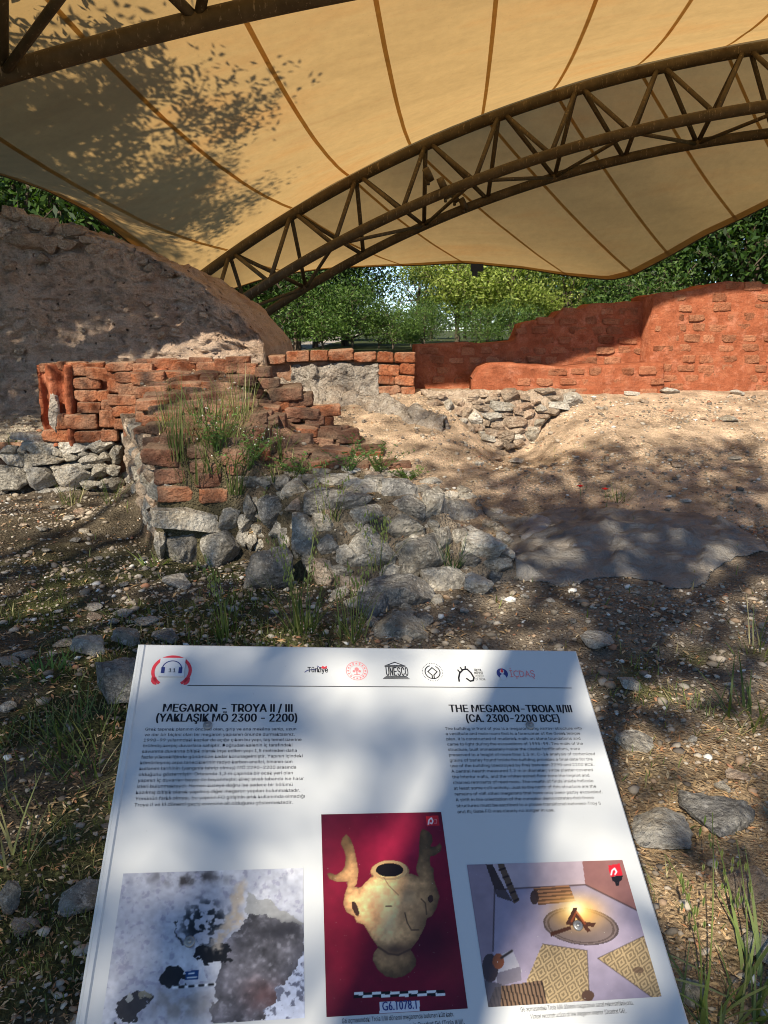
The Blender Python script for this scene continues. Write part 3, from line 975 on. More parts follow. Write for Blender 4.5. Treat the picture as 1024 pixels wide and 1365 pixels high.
def build_truss(arch, label, pitch, rc, rw, s_nodes0):
    root = thing('arch_truss', tuple(arch.pt(arch.s0, 0)), label, 'truss', 'arched steel trusses carrying the canopy')
    off = tuple(-np.array(root.location))
    qs = np.arange(arch.s0, arch.s1 + .01, .3)
    for wch, nm in ((0, 'top_chord'), (-1, 'bottom_chord'), (1, 'bottom_chord')):
        mb = MB()
        mb.tube([arch.pt(q, wch) for q in qs], rc * (1.12 if wch == 0 else 1), 12)
        add(nm, mb.mesh(nm, True), MAT['steel'], root, off)
    q = s_nodes0
    while q > arch.s0 + pitch:
        q -= pitch
    k = 0
    while q < arch.s1 - pitch * .5:
        t = arch.pt(q, 0)
        for wch in (-1, 1):
            for dq in (-pitch / 2, pitch / 2):
                if arch.s0 < q + dq < arch.s1:
                    b = arch.pt(q + dq, wch)
                    e = t + np.array([0, 0, 0]) + (b - t) / np.linalg.norm(b - t) * .05 + np.append(arch.D * (.06 if dq > 0 else -.06), 0)
                    mb = MB()
                    mb.tube([e, b], rw, 8)
                    add('web_bar', mb.mesh('web_bar', True), MAT['steel'], root, off)
        if arch.s0 < q - pitch / 2:
            for a, b in ((arch.pt(q - pitch / 2, -1), arch.pt(q + pitch / 2, 1)) if k % 2 == 0 else (arch.pt(q - pitch / 2, 1), arch.pt(q + pitch / 2, -1)),):
                mb = MB()
                mb.tube([a, b], rw * .8, 8)
                add('cross_bar', mb.mesh('cross_bar', True), MAT['steel'], root, off)
        q += pitch
        k += 1
    return root

# back truss: its plane runs from 19.6 m away on the left to 16.8 m on the right
BA = at(290, 356, 19.6)[:2]
BB = at(1024, 63, 16.8)[:2]
BD = (BB - BA) / np.linalg.norm(BB - BA)
BN = np.array([-BD[1], BD[0], 0])
def on_back(px, py):
    d = ray(px, py)
    t = np.dot(np.array([BA[0], BA[1], 0]) - EYE, BN) / np.dot(d, BN)
    P = EYE + d * t
    return np.dot(P[:2] - BA, BD), P[2]
cb = poly_fit([on_back(*q) for q in [(267, 369), (334, 324), (390, 285), (453, 246), (520, 219), (637, 166), (737, 128), (847, 98), (962, 73), (1024, 63)]], 3)
def zt_back(q):
    if q < -.55:
        a = np.polyval(cb, -.55)
        return a + (q + .55) * (np.polyval(cb, -.45) - a) / .1 - .045 * (q + .55) ** 2
    if q > 12.9:
        a = np.polyval(cb, 12.9)
        return a + (q - 12.9) * (np.polyval(cb, 12.9) - np.polyval(cb, 12.8)) / .1 - .02 * (q - 12.9) ** 2
    return np.polyval(cb, q)
back = Arch(BA, BD, zt_back, -4.3, 19.6, 1.33, 1.22)
bt = build_truss(back, 'far arched steel truss crossing the middle of the canopy from lower left to upper right', 1.58, .108, .05, on_back(669, 155)[0])
# front truss: nearly square to the view, only its left part shows
FY = 7.8
fz = [(p[0], p[2] + 1.25) for p in (at(0, 98, 8.95), at(190, 45, 8.95), at(400, 0, 8.95))] + [(3.0, 6.75), (6.0, 6.85)]
cf = np.polyfit([p[0] for p in fz], [p[1] for p in fz], 2)
def zt_front(q):
    return float(np.polyval(cf, q))
front = Arch((0, FY), (1, .02), zt_front, -10.5, 10.5, 1.25, 1.15)
build_truss(front, 'near arched steel truss cutting across the top left corner', 2.1, .108, .06, -3.2)
# small floodlight clamps on the far truss
for q in [(571, 233, -1), (590, 246, -1), (594, 256, -1), (606, 262, 1), (618, 272, 1)]:
    d = ray(q[0], q[1])
    t = np.dot(np.array([BA[0], BA[1], 0]) + BN * 1.15 * q[2] - EYE, BN) / np.dot(d, BN)
    P = EYE + d * t
    mb = MB()
    mb.tube([P + np.append(-BD * .06, -.03), P + np.append(BD * .06, .03)], .15, 12)
    mb.tube([P, P + np.array([0, -.05, -.2])], .035, 8)
    add('clamp_collar', mb.mesh('clamp_collar', True), MAT['steel'], bt, tuple(-np.array(bt.location)))

# membrane columns (seam ends): x on the front truss, arc position on the back truss
FX = [-8.6, -5.9, -4.0, -2.1, -.42, 1.14, 2.58, 3.93, 5.24, 6.7, 8.2, 9.7]
BS = [-1.05, .3] + [on_back(*q)[0] for q in [(390, 285), (465, 241), (547, 205), (643, 164), (737, 128), (848, 98), (965, 73)]] + [14.5, 16.5, 18.4]
tent = thing('tent_canopy', (0, 10, 0), 'wide translucent tan tent canopy stretched over the arched trusses, with dark seams', 'canopy')
to = tuple(-np.array(tent.location))
RCT = .15
def front_top(x):
    p = front.pt(x, 0)
    return p + np.array([0, 0, RCT])
def back_top(s):
    p = back.pt(s, 0)
    return p + np.array([0, 0, RCT])
left_edge = [front_top(FX[0]), at(-170, 205, 10.6), at(-80, 214, 11.9), at(0, 232, 13.4), at(60, 252, 14.7), at(110, 277, 15.8), at(150, 305, 16.9), at(190, 338, 18.0), at(228, 368, 19.0), back_top(BS[0])]
def poly_at(pts, t):
    L = [0]
    for a, b in zip(pts[:-1], pts[1:]):
        L.append(L[-1] + np.linalg.norm(b - a))
    q = t * L[-1]
    return np.array([np.interp(q, L, [p[i] for p in pts]) for i in range(3)])
def bay1(c, t):
    """c column position 0..n-1, t 0 front .. 1 back"""
    x = np.interp(c, range(len(FX)), FX)
    s = np.interp(c, range(len(BS)), BS)
    a, b = front_top(x), back_top(s)
    p = a * (1 - t) + b * t
    p[2] -= .48 * 4 * t * (1 - t)
    if c < 1:
        e = poly_at(left_edge, t)
        p = e * (1 - c) + bay1(1, t) * c
    return p
EDGE = [at(q[0], q[1], q[2] * 1.4) for q in [(268, 395, 14.4), (300, 388, 14.7), (350, 372, 15.3), (400, 362, 15.8), (440, 357, 16.0), (520, 354, 16.3), (560, 353, 16.4), (620, 350, 16.5), (700, 358, 16.6), (757, 367, 16.6), (815, 373, 16.6), (845, 366, 16.4),
                         (895, 340, 16.0), (940, 314, 15.7), (985, 293, 15.4), (1055, 258, 14.9), (1140, 225, 14.5), (1260, 190, 14.0), (1400, 170, 13.5)]]
_ex = [268, 300, 350, 400, 440, 520, 560, 620, 700, 757, 815, 845, 895, 940, 985, 1055, 1140, 1260, 1400]
EC = [268, 400, 540, 619, 757, 845, 893, 983, 1060, 1140, 1260, 1400]
def edge_px(u):
    return np.array([np.interp(u, _ex, [p[i] for p in EDGE]) for i in range(3)])
def bay2(c, t):
    s = np.interp(c, range(len(BS)), BS)
    u = np.interp(c, range(len(EC)), EC)
    a, b = back_top(s), edge_px(u)
    p = a * (1 - t) + b * t
    p[2] -= .14 * 4 * t * (1 - t)
    return p
def bay0(c, t):
    """front slope: t 0 at the free front edge, 1 on the near truss"""
    x = np.interp(c, range(len(FX)), FX)
    b = front_top(x)
    a = np.array([x * .97, 6.25, np.interp(x, [-8, -5, -.4, 2, 4, 9], [3.9, 4.7, 4.85, 5.6, 6.1, 6.2])])
    p = a * (1 - t) + b * t
    p[2] -= .10 * 4 * t * (1 - t)
    return p
NCOL = len(FX)
for bay, nm, nt_, first in ((bay1, 'roof_panel', 40, 0), (bay2, 'rear_panel', 20, 0), (bay0, 'front_panel', 8, 0)):
    for c in range(NCOL - 1):
        cs = np.linspace(c, c + 1, 11)
        ts = np.linspace(0, 1, nt_)
        v = np.array([bay(a, t) for t in ts for a in cs])
        v[:, 2] += fbm(v, .9, 3, 61) * .02
        add(nm, np_mesh(nm, v, grid_faces(nt_, 11), None, True), MAT['fabric'], tent, to)
    for c in range(1, NCOL - 1):
        ts = np.linspace(.005, .995, nt_ * 2)
        v = []
        for t in ts:
            p, q = bay(c, t), bay(c + .02, t)
            d = (q - p) / np.linalg.norm(q - p)
            n1 = fbm(np.array([p]), .9, 3, 61)[0] * .02
            for k in (-.034, 0, .034):
                v.append(p + d * k + np.array([0, 0, n1 - .008]))
        add('seam', np_mesh('seam', np.array(v), grid_faces(len(ts), 3), None, True), MAT['seam'], tent, to)
# hems along the free edges
for nm, fn in (('left_hem', lambda t: bay1(0, t)), ('rear_hem', lambda t: bay2(t * (NCOL - 1), 1.0))):
    ts = np.linspace(0, 1, 90)
    v = []
    for t in ts:
        p = fn(t)
        q = bay1(.06, t) if nm == 'left_hem' else bay2(t * (NCOL - 1), .97)
        d = (q - p) / np.linalg.norm(q - p)
        v += [p - np.array([0, 0, .012]), p + d * .3 - np.array([0, 0, .012])]
    add(nm, np_mesh(nm, np.array(v), grid_faces(len(ts), 2), None, True), MAT['seam'], tent, to)
    mb = MB()
    mb.tube([fn(t) for t in ts], .028, 8)
    add('edge_cable', mb.mesh('edge_cable', True), MAT['steel'], tent, to)
P = at(636, 354, 22.9)
lamp = MB()
lamp.box(P + np.array([0, 0, -.06]), (.34, .18, .2))
lamp.tube([P + np.array([0, 0, .05]), P + np.array([0, 0, -.3])], .025, 8)
lamp.box(P + np.array([-.06, -.05, -.2]), (.14, .16, .16))
l = add('floodlight', lamp.mesh('floodlight'), MAT['black'], None)
tag(l, 'small black floodlight hanging from the rear canopy edge in front of the trees', 'floodlight')

# ------------------------------------------------------------------ information panel
def rodr(r):
    r = np.array(r)
    th = np.linalg.norm(r)
    k = r / th
    K = np.array([[0, -k[2], k[1]], [k[2], 0, -k[0]], [-k[1], k[0], 0]])
    return np.eye(3) + math.sin(th) * K + (1 - math.cos(th)) * K @ K
CAM2W = np.array([[1, 0, 0], [0, -math.sin(PITCH), math.cos(PITCH)], [0, -math.cos(PITCH), -math.sin(PITCH)]])
_Rp = CAM2W @ rodr((-.7763, -.1692, -.0219))
PU, PV = _Rp[:, 0], _Rp[:, 1]                 # along the top edge, down the panel
PN = np.cross(PV, PU)
PN = PN if PN[2] > 0 else -PN
PTL = EYE + CAM2W @ np.array([-.5043, .2696, 1.5955])
SW, SH = .95, .735
def pw(u, v, hgt=0.0):
    return PTL + PU * u + PV * v + PN * hgt
ctr = pw(SW / 2, SH / 2)
sg = thing('information_panel', (ctr[0], ctr[1], hz(ctr[0], ctr[1])), 'slanted white information panel with headphone mark, two text columns and three pictures', 'sign')
so = -np.array(sg.location)
def uvh_mesh(name, pts, faces):
    me = bpy.data.meshes.new(name)
    me.from_pydata([tuple(pw(*p) + so) for p in pts], [], faces)
    me.update()
    return me
# board with bevelled edge
T = .022
b = .004
mb_pts, mb_f = [], []
for (i, hgt) in ((b, 0), (0, -b), (0, -T + b), (b, -T)):
    mb_pts += [(i, i, hgt), (SW - i, i, hgt), (SW - i, SH - i, hgt), (i, SH - i, hgt)]
mb_f.append((3, 2, 1, 0))
for r in range(3):
    for k in range(4):
        mb_f.append((r * 4 + k, r * 4 + (k + 1) % 4, r * 4 + 4 + (k + 1) % 4, r * 4 + 4 + k))
mb_f.append((12, 13, 14, 15))
add('board', uvh_mesh('board', mb_pts, mb_f), MAT['sign'], sg)
# glossy reflections, built as a raised rim along the left edge
rim = [(.004, .004, .0), (.016, .004, .0), (.016, SH - .004, .0), (.004, SH - .004, .0), (.006, .006, .004), (.013, .006, .004), (.013, SH - .006, .004), (.006, SH - .006, .004)]
add('edge_glint', uvh_mesh('edge_glint', rim, [(4, 5, 6, 7), (0, 1, 5, 4), (1, 2, 6, 5), (2, 3, 7, 6), (3, 0, 4, 7)]), MAT['sign'], sg)
# carrying frame and posts
for u in (.14, SW - .14):
    top = pw(u, SH * .45, -T - .01)
    g = hz(top[0], top[1])
    mb = MB()
    mb.tube([np.array([top[0], top[1], g - .1]), top], .03, 12)
    mb.tube([pw(u, .05, -T - .015), pw(u, SH - .05, -T - .015)], .014, 8)
    add('post', mb.mesh('post', True), MAT['post'], sg, tuple(so))

def flat(name, polys, mat, hgt, parent=sg):
    pts, fs = [], []
    for poly in polys:
        fs.append(tuple(range(len(pts), len(pts) + len(poly))))
        pts += [(a, c, hgt) for a, c in poly]
    return add(name, uvh_mesh(name, pts, fs), MAT[mat], parent)
def ring(cu, cv, r0, r1, a0=0, a1=360, n=40, sy=1.0):
    out = []
    for i in range(n):
        p, q = R(a0 + (a1 - a0) * i / n), R(a0 + (a1 - a0) * (i + 1) / n)
        out.append([(cu + r0 * math.cos(p), cv + r0 * math.sin(p) * sy), (cu + r1 * math.cos(p), cv + r1 * math.sin(p) * sy), (cu + r1 * math.cos(q), cv + r1 * math.sin(q) * sy), (cu + r0 * math.cos(q), cv + r0 * math.sin(q) * sy)])
    return out
def disc(cu, cv, r, n=28, sy=1.0):
    return [[(cu + r * math.cos(2 * math.pi * i / n), cv + r * sy * math.sin(2 * math.pi * i / n)) for i in range(n)]]
def rect(u0, v0, u1, v1):
    return [[(u0, v0), (u1, v0), (u1, v1), (u0, v1)]]
def stroke(pts, wd):
    out = []
    for (a, b_), (c, d) in zip(pts[:-1], pts[1:]):
        L = math.hypot(c - a, d - b_) + 1e-9
        nx, ny = -(d - b_) / L * wd / 2, (c - a) / L * wd / 2
        ex, ey = (c - a) / L * wd * .3, (d - b_) / L * wd * .3
        out.append([(a + nx - ex, b_ + ny - ey), (c + nx + ex, d + ny + ey), (c - nx + ex, d - ny + ey), (a - nx - ex, b_ - ny - ey)])
    return out

# lettering from the built-in font, laid flat on the board
try:                                    # the sans serif that ships inside Blender
    FONT = bpy.data.fonts.load(bpy.utils.system_resource('DATAFILES', path='fonts') + '/Inter.woff2')
except Exception:
    FONT = None
def text_mesh(body, plain=False):
    cu = bpy.data.curves.new('lettering', 'FONT')
    if FONT is not None and not plain:
        cu.font = FONT
        body = body.replace('I', '\u04c0').replace('l', '\u04c0')     # plain strokes instead of this font's serifed I and hooked l
    cu.body = body
    cu.size = 1.0
    cu.resolution_u = 2
    ob = bpy.data.objects.new('lettering', cu)
    COL.objects.link(ob)
    bpy.context.view_layer.update()
    me = bpy.data.meshes.new_from_object(ob.evaluated_get(bpy.context.evaluated_depsgraph_get()))
    v = np.array([q.co[:] for q in me.vertices])[:, :2] if len(me.vertices) else np.zeros((0, 2))
    f = [tuple(p.vertices) for p in me.polygons]
    bpy.data.objects.remove(ob)
    bpy.data.curves.remove(cu)
    bpy.data.meshes.remove(me)
    return v, f
CAPS = [.72 / text_mesh('H', q)[0][:, 1].max() for q in (False, True)]            # so that a size of 1 means capitals .72 high, whatever the font
def text_block(name, lines, mat, hgt=.0006, bold=0.0, parent=sg, label=None, plain=False):
    CAPK = CAPS[plain]
    """lines: (text, u0, v baseline, size or None, width or None, centred)"""
    pts, fs = [], []
    for body, u0, vb, size, width, cen in lines:
        v, f = text_mesh(body, plain)
        x0, x1 = v[:, 0].min(), v[:, 0].max()
        sx = sy = size
        if width:
            sx = width / (x1 - x0)
            sy = size * CAPK if size else sx
        else:
            sx = sy = size * CAPK
        vx = (v[:, 0] - x0) * sx
        if cen:
            vx = vx - (x1 - x0) * sx / 2
        for k, sh_ in enumerate((0, -bold, bold) if bold > .008 else (0,)):     # heavier strokes: the letters again, a hair to each side
            o = len(pts)
            pts += [(u0 + a + sh_ * sy / CAPK, vb - c * sy, hgt + k * .00012) for a, c in zip(vx, v[:, 1])]
            fs += [tuple(i + o for i in q[::-1]) for q in f]
    ob = add(name, uvh_mesh(name, pts, fs), MAT[mat], parent)
    if label: ob['label'] = label
    return ob
LH = .0006
text_block('heading', [('MEGARON - TROYA II / III', .0667, .1572, .0238, .2475, False), ('(YAKLAŞIK MÖ 2300 - 2200)', .0565, .1785, .0238, .267, False)], 'ink', LH, .034, label='bold Turkish heading on the left')
text_block('heading', [('THE MEGARON-TROIA II/III', .6347, .1572, .0238, .2636, False), ('(CA. 2300-2200 BCE)', .667, .1795, .0238, .1985, False)], 'ink', LH, .034, label='bold English heading on the right')
TR = ['Grek tapınak planının öncüsü olan, giriş ve ana mekâna sahip, uzun', 've dar bir biçimi olan bir megaron yapısının önünde durmaktasınız.', '1998-99 yıllarındaki kazılar da açığa çıkan bu yapı, taş temel üzerine',
      'örülmüş kerpiç duvarlara sahiptir. Doğrudan kalenin iç tarafındaki', 'savunma duvarına bitişik olarak inşa edilen yapı 1,5 metreden daha', 'fazla yüksekliğinde günümüze kadar korunagelmiştir. Yapının içindeki',
      'kömürleşmiş arpa taneciklerinin radyo karbon analizi, binanın son', 'kullanım tarihinin (yangınla tahrip olmuş) MÖ 2290-2200 arasında', 'olduğunu göstermiştir. Ortasında 1,2 m çapında bir ocak yeri olan',
      'yapının iç duvarları beyaz ile boyanmıştır; kireç sıvalı tabanda ise hasır', 'izleri bulunmaktaydı. Hemen kuzeye doğru ise sadece bir bölümü', 'kazılmış bitişik olarak yapılmış diğer megaron yapıları bulunmaktadır.',
      'Yönünün farklı olması, bu yapının FO girişinin artık kullanımda olmadığı', 'Troya II ve III dönemi geçiş evresine ait olduğunu göstermektedir.']
EN = ['The building in front of you is a megaron: long narrow structure with', 'a vestibule and main room that is a forerunner of the Greek temple', 'plan. It is constructed of mudbrick walls on stone foundations and',
      'came to light during the excavations of 1998-99. The walls of the', 'structure, built immediately inside the citadel fortifications, were', 'preserved to a height of more than 1.5 m. C-14 analysis of carbonized',
      'grains of barley found inside the building provides a final date for the', 'use of the building (destroyed by fire) between 2290 and 2200 BCE.', 'A central hearth measured 1.2 m in diameter; white plaster covered',
      'the interior walls, and the whitewashed floor bore the imprint and', 'charred remnants of reed mats. The wealth of finds inside indicate', 'at least some cult activity. Just to the north of this structure are the',
      'remains of still other megarons that have only been partly excavated.', 'A shift in the orientation of the complex demonstrates that these', 'structures must be ascribed to a phase transitional between Troy II', 'and III; Gate FO was clearly no longer in use.']
SZ = .0084
v, f = text_mesh(TR[0])
kx = .2833 / (v[:, 0].max() - v[:, 0].min())
def wid(s, k):
    v, f = text_mesh(s)
    return (v[:, 0].max() - v[:, 0].min()) * k
text_block('body_text', [(s, .0388, .1972 + i * .01125, SZ, wid(s, kx), False) for i, s in enumerate(TR)], 'ink_grey', LH, .006, label='Turkish paragraph in small grey letters')
v, f = text_mesh(EN[0])
kx2 = .290 / (v[:, 0].max() - v[:, 0].min())
text_block('body_text', [(s, .6190, .1972 + i * .01132, SZ, wid(s, kx2), False) for i, s in enumerate(EN)], 'ink_grey', LH, .006, label='English paragraph in small grey letters')
flat('rule_line', rect(.1075, .0978, .9124, .0994), 'ink_grey', LH)

# headphone mark and the white number tile on it
hc = (.0735, .0660)
flat('headphone_mark', ring(hc[0], hc[1], .0330, .0395, -235, 55, 50, .95) + [[(.036, .081), (.046, .081), (.0475, .098), (.041, .0965), (.0365, .0905)], [(.111, .081), (.101, .081), (.0995, .098), (.106, .0965), (.1105, .0905)]], 'red', LH)
tile = [(.0495, .038, .0005), (.0985, .038, .0005), (.0985, .0805, .0005), (.0495, .0805, .0005)]
tl2 = [(a, c, .006) for a, c, _ in tile]
tl = add('number_tile', uvh_mesh('number_tile', tile + tl2, [(7, 6, 5, 4), (0, 1, 5, 4), (1, 2, 6, 5), (2, 3, 7, 6), (3, 0, 4, 7)]), MAT['white'], sg)
flat('headphone_icon', ring(.074, .0645, .0178, .0198, -180, 0, 36, 1.0) + rect(.0535, .0605, .0605, .0745) + rect(.0875, .0605, .0945, .0745), 'navy', .0066, tl)
text_block('number', [('1', .0685, .0722, .012, None, False), ('1', .0765, .0722, .012, None, False)], 'ink', .0066, .01, tl)

# emblems of the header row
flat('emblem_tulip', [[(.3735, .0545), (.378, .0495), (.383, .0545), (.379, .0570)], [(.381, .052), (.3865, .0495), (.3855, .0555), (.382, .0565)]], 'red', LH)
text_block('emblem_script', [('Türkiye', .3460, .0655, .0175, .042, False)], 'ink', LH, .012)
flat('emblem_tail', stroke([(.340, .0655), (.346, .0605), (.356, .0590), (.364, .0595)], .0018) + stroke([(.366, .0500), (.371, .0535), (.374, .0585)], .0018), 'navy', LH)
mc = (.4485, .0608)
ems = ring(mc[0], mc[1], .0215, .0228) + ring(mc[0], mc[1], .0140, .0147) + disc(mc[0], mc[1] - .004, .0045) + rect(mc[0] - .0012, mc[1], mc[0] + .0012, mc[1] + .009) + disc(mc[0] - .006, mc[1] + .001, .0028) + disc(mc[0] + .006, mc[1] + .001, .0028) + rect(mc[0] - .006, mc[1] + .0085, mc[0] + .006, mc[1] + .0100)
for k in range(16):
    ems += disc(mc[0] + .0181 * math.cos(k * math.pi / 8), mc[1] + .0181 * math.sin(k * math.pi / 8), .0020, 8)
flat('emblem_seal', ems, 'pink', LH)
uc, uv_ = .5310, .0600
temple = [[(uc - .0235, uv_ - .0125), (uc, uv_ - .0225), (uc + .0235, uv_ - .0125)]] + rect(uc - .0225, uv_ - .0115, uc + .0225, uv_ - .0095) + rect(uc - .0225, uv_ + .0125, uc + .0225, uv_ + .0145) + rect(uc - .0255, uv_ + .0155, uc + .0255, uv_ + .0172) + rect(uc - .028, uv_ + .0182, uc + .028, uv_ + .020)
flat('emblem_temple', temple, 'ink_grey', LH)
flat('emblem_temple_pediment', [[(uc - .013, uv_ - .0142), (uc, uv_ - .0195), (uc + .013, uv_ - .0142)]], 'white', LH + .0005)
for i, ch in enumerate('UNESCO'):
    text_block('emblem_letter', [(ch, uc - .0205 + i * .00815, uv_ + .0118, .0290, .0062, False)], 'ink_grey', LH, .015)
wc = (.6105, .0620)
wh = ring(wc[0], wc[1], .0150, .0172, -60, 255, 40) + stroke([(wc[0], wc[1] - .011), (wc[0] + .010, wc[1] - .001), (wc[0] + .002, wc[1] + .0075), (wc[0] + .002, wc[1] + .016)], .0024) + stroke([(wc[0], wc[1] - .011), (wc[0] - .010, wc[1] - .001), (wc[0] - .002, wc[1] + .0075), (wc[0] - .002, wc[1] + .016)], .0024)
for k in range(36):
    a = k * math.pi / 18
    wh += disc(wc[0] + .0218 * math.cos(a), wc[1] + .0218 * math.sin(a), .0009, 6)
flat('emblem_heritage', wh, 'ink_grey', LH)
hx, hv = .6655, .0840
flat('emblem_horse', stroke([(hx, hv), (hx, hv - .008), (hx + .004, hv - .020), (hx + .013, hv - .029), (hx + .022, hv - .030), (hx + .029, hv - .021), (hx + .0335, hv - .009), (hx + .031, hv - .002), (hx + .024, hv - .0005), (hx + .017, hv - .007)], .0036)
     + stroke([(hx + .004, hv - .023), (hx + .001, hv - .028)], .003) + stroke([(hx + .010, hv - .029), (hx + .008, hv - .034)], .003) + stroke([(hx + .018, hv - .032), (hx + .019, hv - .037)], .003), 'ink', LH)
text_block('emblem_text', [('TROYA', .7020, .0590, .0085, .0165, False), ('MÜZESİ', .7020, .0665, .0085, .0185, False)], 'ink', LH, .02)
text_block('emblem_text', [('MUSEUM', .7020, .0740, .0080, .0190, False), ('OF TROIA', .7020, .0815, .0080, .0215, False)], 'ink_grey', LH, 0)
ic = (.7640, .0635)
flat('emblem_flame', disc(ic[0], ic[1], .0125), 'navy', LH)
flat('emblem_flame_gap', disc(ic[0], ic[1] + .0095, .0065, 20, 1.1) + disc(ic[0], ic[1] - .004, .0048, 16, 1.2), 'white', LH + .0004)
flat('emblem_flame_drop', [[(ic[0], ic[1] - .0125), (ic[0] + .0035, ic[1] - .005), (ic[0] + .0022, ic[1] - .0015), (ic[0] - .0022, ic[1] - .0015), (ic[0] - .0035, ic[1] - .005)]], 'red', LH + .0008)
text_block('emblem_name', [('İÇDAŞ', .7810, .0725, .0230, .0560, False)], 'pink', LH, .004, plain=True)

# screws
for u, v_ in ((.1533, .1868), (.7985, .1878), (.1533, .5640), (.8000, .5660)):
    mb = MB()
    c = pw(u, v_)
    mb.tube([pw(u, v_, 0), pw(u, v_, .003), pw(u, v_, .0042)], [.0088, .0085, .006], 16)
    mb.tube([pw(u, v_, .0042), pw(u, v_, .0062)], [.0035, .003], 10)
    add('screw', mb.mesh('screw', True), MAT['screw'], sg, tuple(so))

# --- printed pictures: painted cell by cell as point colours on flat sheets
def lin(c):
    c = np.asarray(c, float) / 255.0
    return np.where(c <= .04045, c / 12.92, ((c + .055) / 1.055) ** 2.4)
class Pic:
    """a small picture; drawing coordinates are those of an oblique view with the given four corners"""
    def __init__(s, nx, ny, corners):
        s.nx, s.ny = nx, ny
        src = [(0, 0), (1, 0), (1, 1), (0, 1)]
        A, B = [], []
        for (x, y), (X, Y) in zip(src, corners):
            A += [[x, y, 1, 0, 0, 0, -X * x, -X * y], [0, 0, 0, x, y, 1, -Y * x, -Y * y]]
            B += [X, Y]
        Hh = np.append(np.linalg.solve(np.array(A), np.array(B)), 1).reshape(3, 3)
        gx, gy = np.meshgrid((np.arange(nx) + .5) / nx, (np.arange(ny) + .5) / ny)
        w_ = Hh @ np.stack([gx.ravel(), gy.ravel(), np.ones(gx.size)])
        s.x, s.y = w_[0] / w_[2], w_[1] / w_[2]
        s.c = np.zeros((nx * ny, 3))
        s.u, s.v = gx.ravel(), gy.ravel()
    def n(s, sc, seed, o=4, sx=1, sy=1):
        return fbm(np.column_stack([s.x * sx, s.y * sy, s.x * 0]), sc, o, seed)
    def poly(s, pts):
        ins = np.zeros(len(s.x), bool)
        for (x1, y1), (x2, y2) in zip(pts, pts[1:] + pts[:1]):
            if y1 == y2: continue
            c = ((y1 > s.y) != (y2 > s.y)) & (s.x < (x2 - x1) * (s.y - y1) / (y2 - y1) + x1)
            ins ^= c
        return ins.astype(float)
    def ell(s, cx, cy, rx, ry, a=0):
        a = R(a)
        dx, dy = s.x - cx, s.y - cy
        p, q = dx * math.cos(a) + dy * math.sin(a), -dx * math.sin(a) + dy * math.cos(a)
        return np.sqrt((p / rx) ** 2 + (q / ry) ** 2)
    def line(s, pts, wd):
        m = np.zeros(len(s.x))
        for (x1, y1), (x2, y2) in zip(pts[:-1], pts[1:]):
            L2 = (x2 - x1) ** 2 + (y2 - y1) ** 2
            t = np.clip(((s.x - x1) * (x2 - x1) + (s.y - y1) * (y2 - y1)) / L2, 0, 1)
            d = np.hypot(s.x - x1 - t * (x2 - x1), s.y - y1 - t * (y2 - y1))
            m = np.maximum(m, np.clip(1.5 - d / wd, 0, 1))
        return m
    def put(s, col, m):
        col = np.asarray(col, float)
        if col.ndim == 1: col = col[None]
        m = np.clip(m, 0, 1)[:, None]
        s.c = s.c * (1 - m) + col * m
    def mul(s, k):
        s.c = s.c * np.asarray(k)[:, None]
    def build(s, name, u0, u1, v0, v1, label):
        nx, ny = s.nx, s.ny
        gu, gv = np.meshgrid(np.linspace(u0, u1, nx), np.linspace(v0, v1, ny))
        P = PTL[None] + gu.ravel()[:, None] * PU + gv.ravel()[:, None] * PV + PN * .0006 + so
        f = grid_faces(ny, nx)[:, ::-1]
        o = add(name, np_mesh(name, P, f, lin(np.clip(s.c, 0, 255)) * .85), MAT['print'], sg)
        o['label'] = label
        return o

# clay vessel on red
p = Pic(190, 270, [(84, 70), (822, 62), (990, 1272), (118, 1320)])
g1 = np.exp(-((p.x - 530) / 230) ** 2 - ((p.y - 230) / 220) ** 2)
g2 = np.exp(-((p.x - 900) / 130) ** 2 - ((p.y - 1000) / 170) ** 2)
p.put((122, 20, 44), np.ones(len(p.x)))
p.put((196, 40, 72), g1 * .95)
p.put((150, 40, 52), g2 * .8)
p.put((62, 14, 34), np.clip(p.ell(540, 720, 560, 640) - .75, 0, 1) * 1.4)
p.put((58, 12, 30), np.exp(-(p.ell(760, 860, 210, 170)) ** 2) * .75)
p.mul(1 + .10 * p.n(.02, 1))
body = [(245, 520), (330, 520), (400, 450), (470, 440), (560, 430), (640, 440), (690, 460), (790, 510), (812, 580), (795, 650), (765, 700), (735, 715), (725, 760), (680, 850), (635, 905), (668, 960), (670, 1000), (640, 1040), (590, 1070), (540, 1080), (480, 1068), (430, 1020), (403, 965), (410, 925), (437, 890), (390, 820), (350, 750), (305, 735), (290, 700), (240, 670), (222, 620), (232, 560)]
lh = [(240, 195), (262, 215), (285, 270), (300, 340), (315, 420), (305, 500), (280, 530), (250, 520), (248, 485), (190, 487), (140, 470), (122, 435), (140, 430), (175, 445), (215, 420), (232, 390), (238, 330), (225, 290), (206, 255), (215, 220)]
rh = [(705, 165), (740, 180), (765, 205), (770, 240), (755, 275), (790, 275), (812, 255), (825, 275), (818, 305), (780, 330), (752, 335), (755, 390), (775, 410), (775, 460), (790, 520), (720, 520), (675, 440), (670, 400), (685, 330), (688, 240), (692, 190)]
m = np.maximum.reduce([p.poly(body), p.poly(lh), p.poly(rh), (p.ell(508, 425, 118, 68) < 1).astype(float)])
sh = np.clip(1.12 - .55 * p.ell(470, 600, 330, 420) ** 2, .5, 1.1)
clay = np.array([[236, 176, 116]]) * (sh * (1 + .13 * p.n(.016, 5)))[:, None]
mm = m.reshape(p.ny, p.nx) > .5
dd, er = np.zeros(mm.shape), mm.copy()
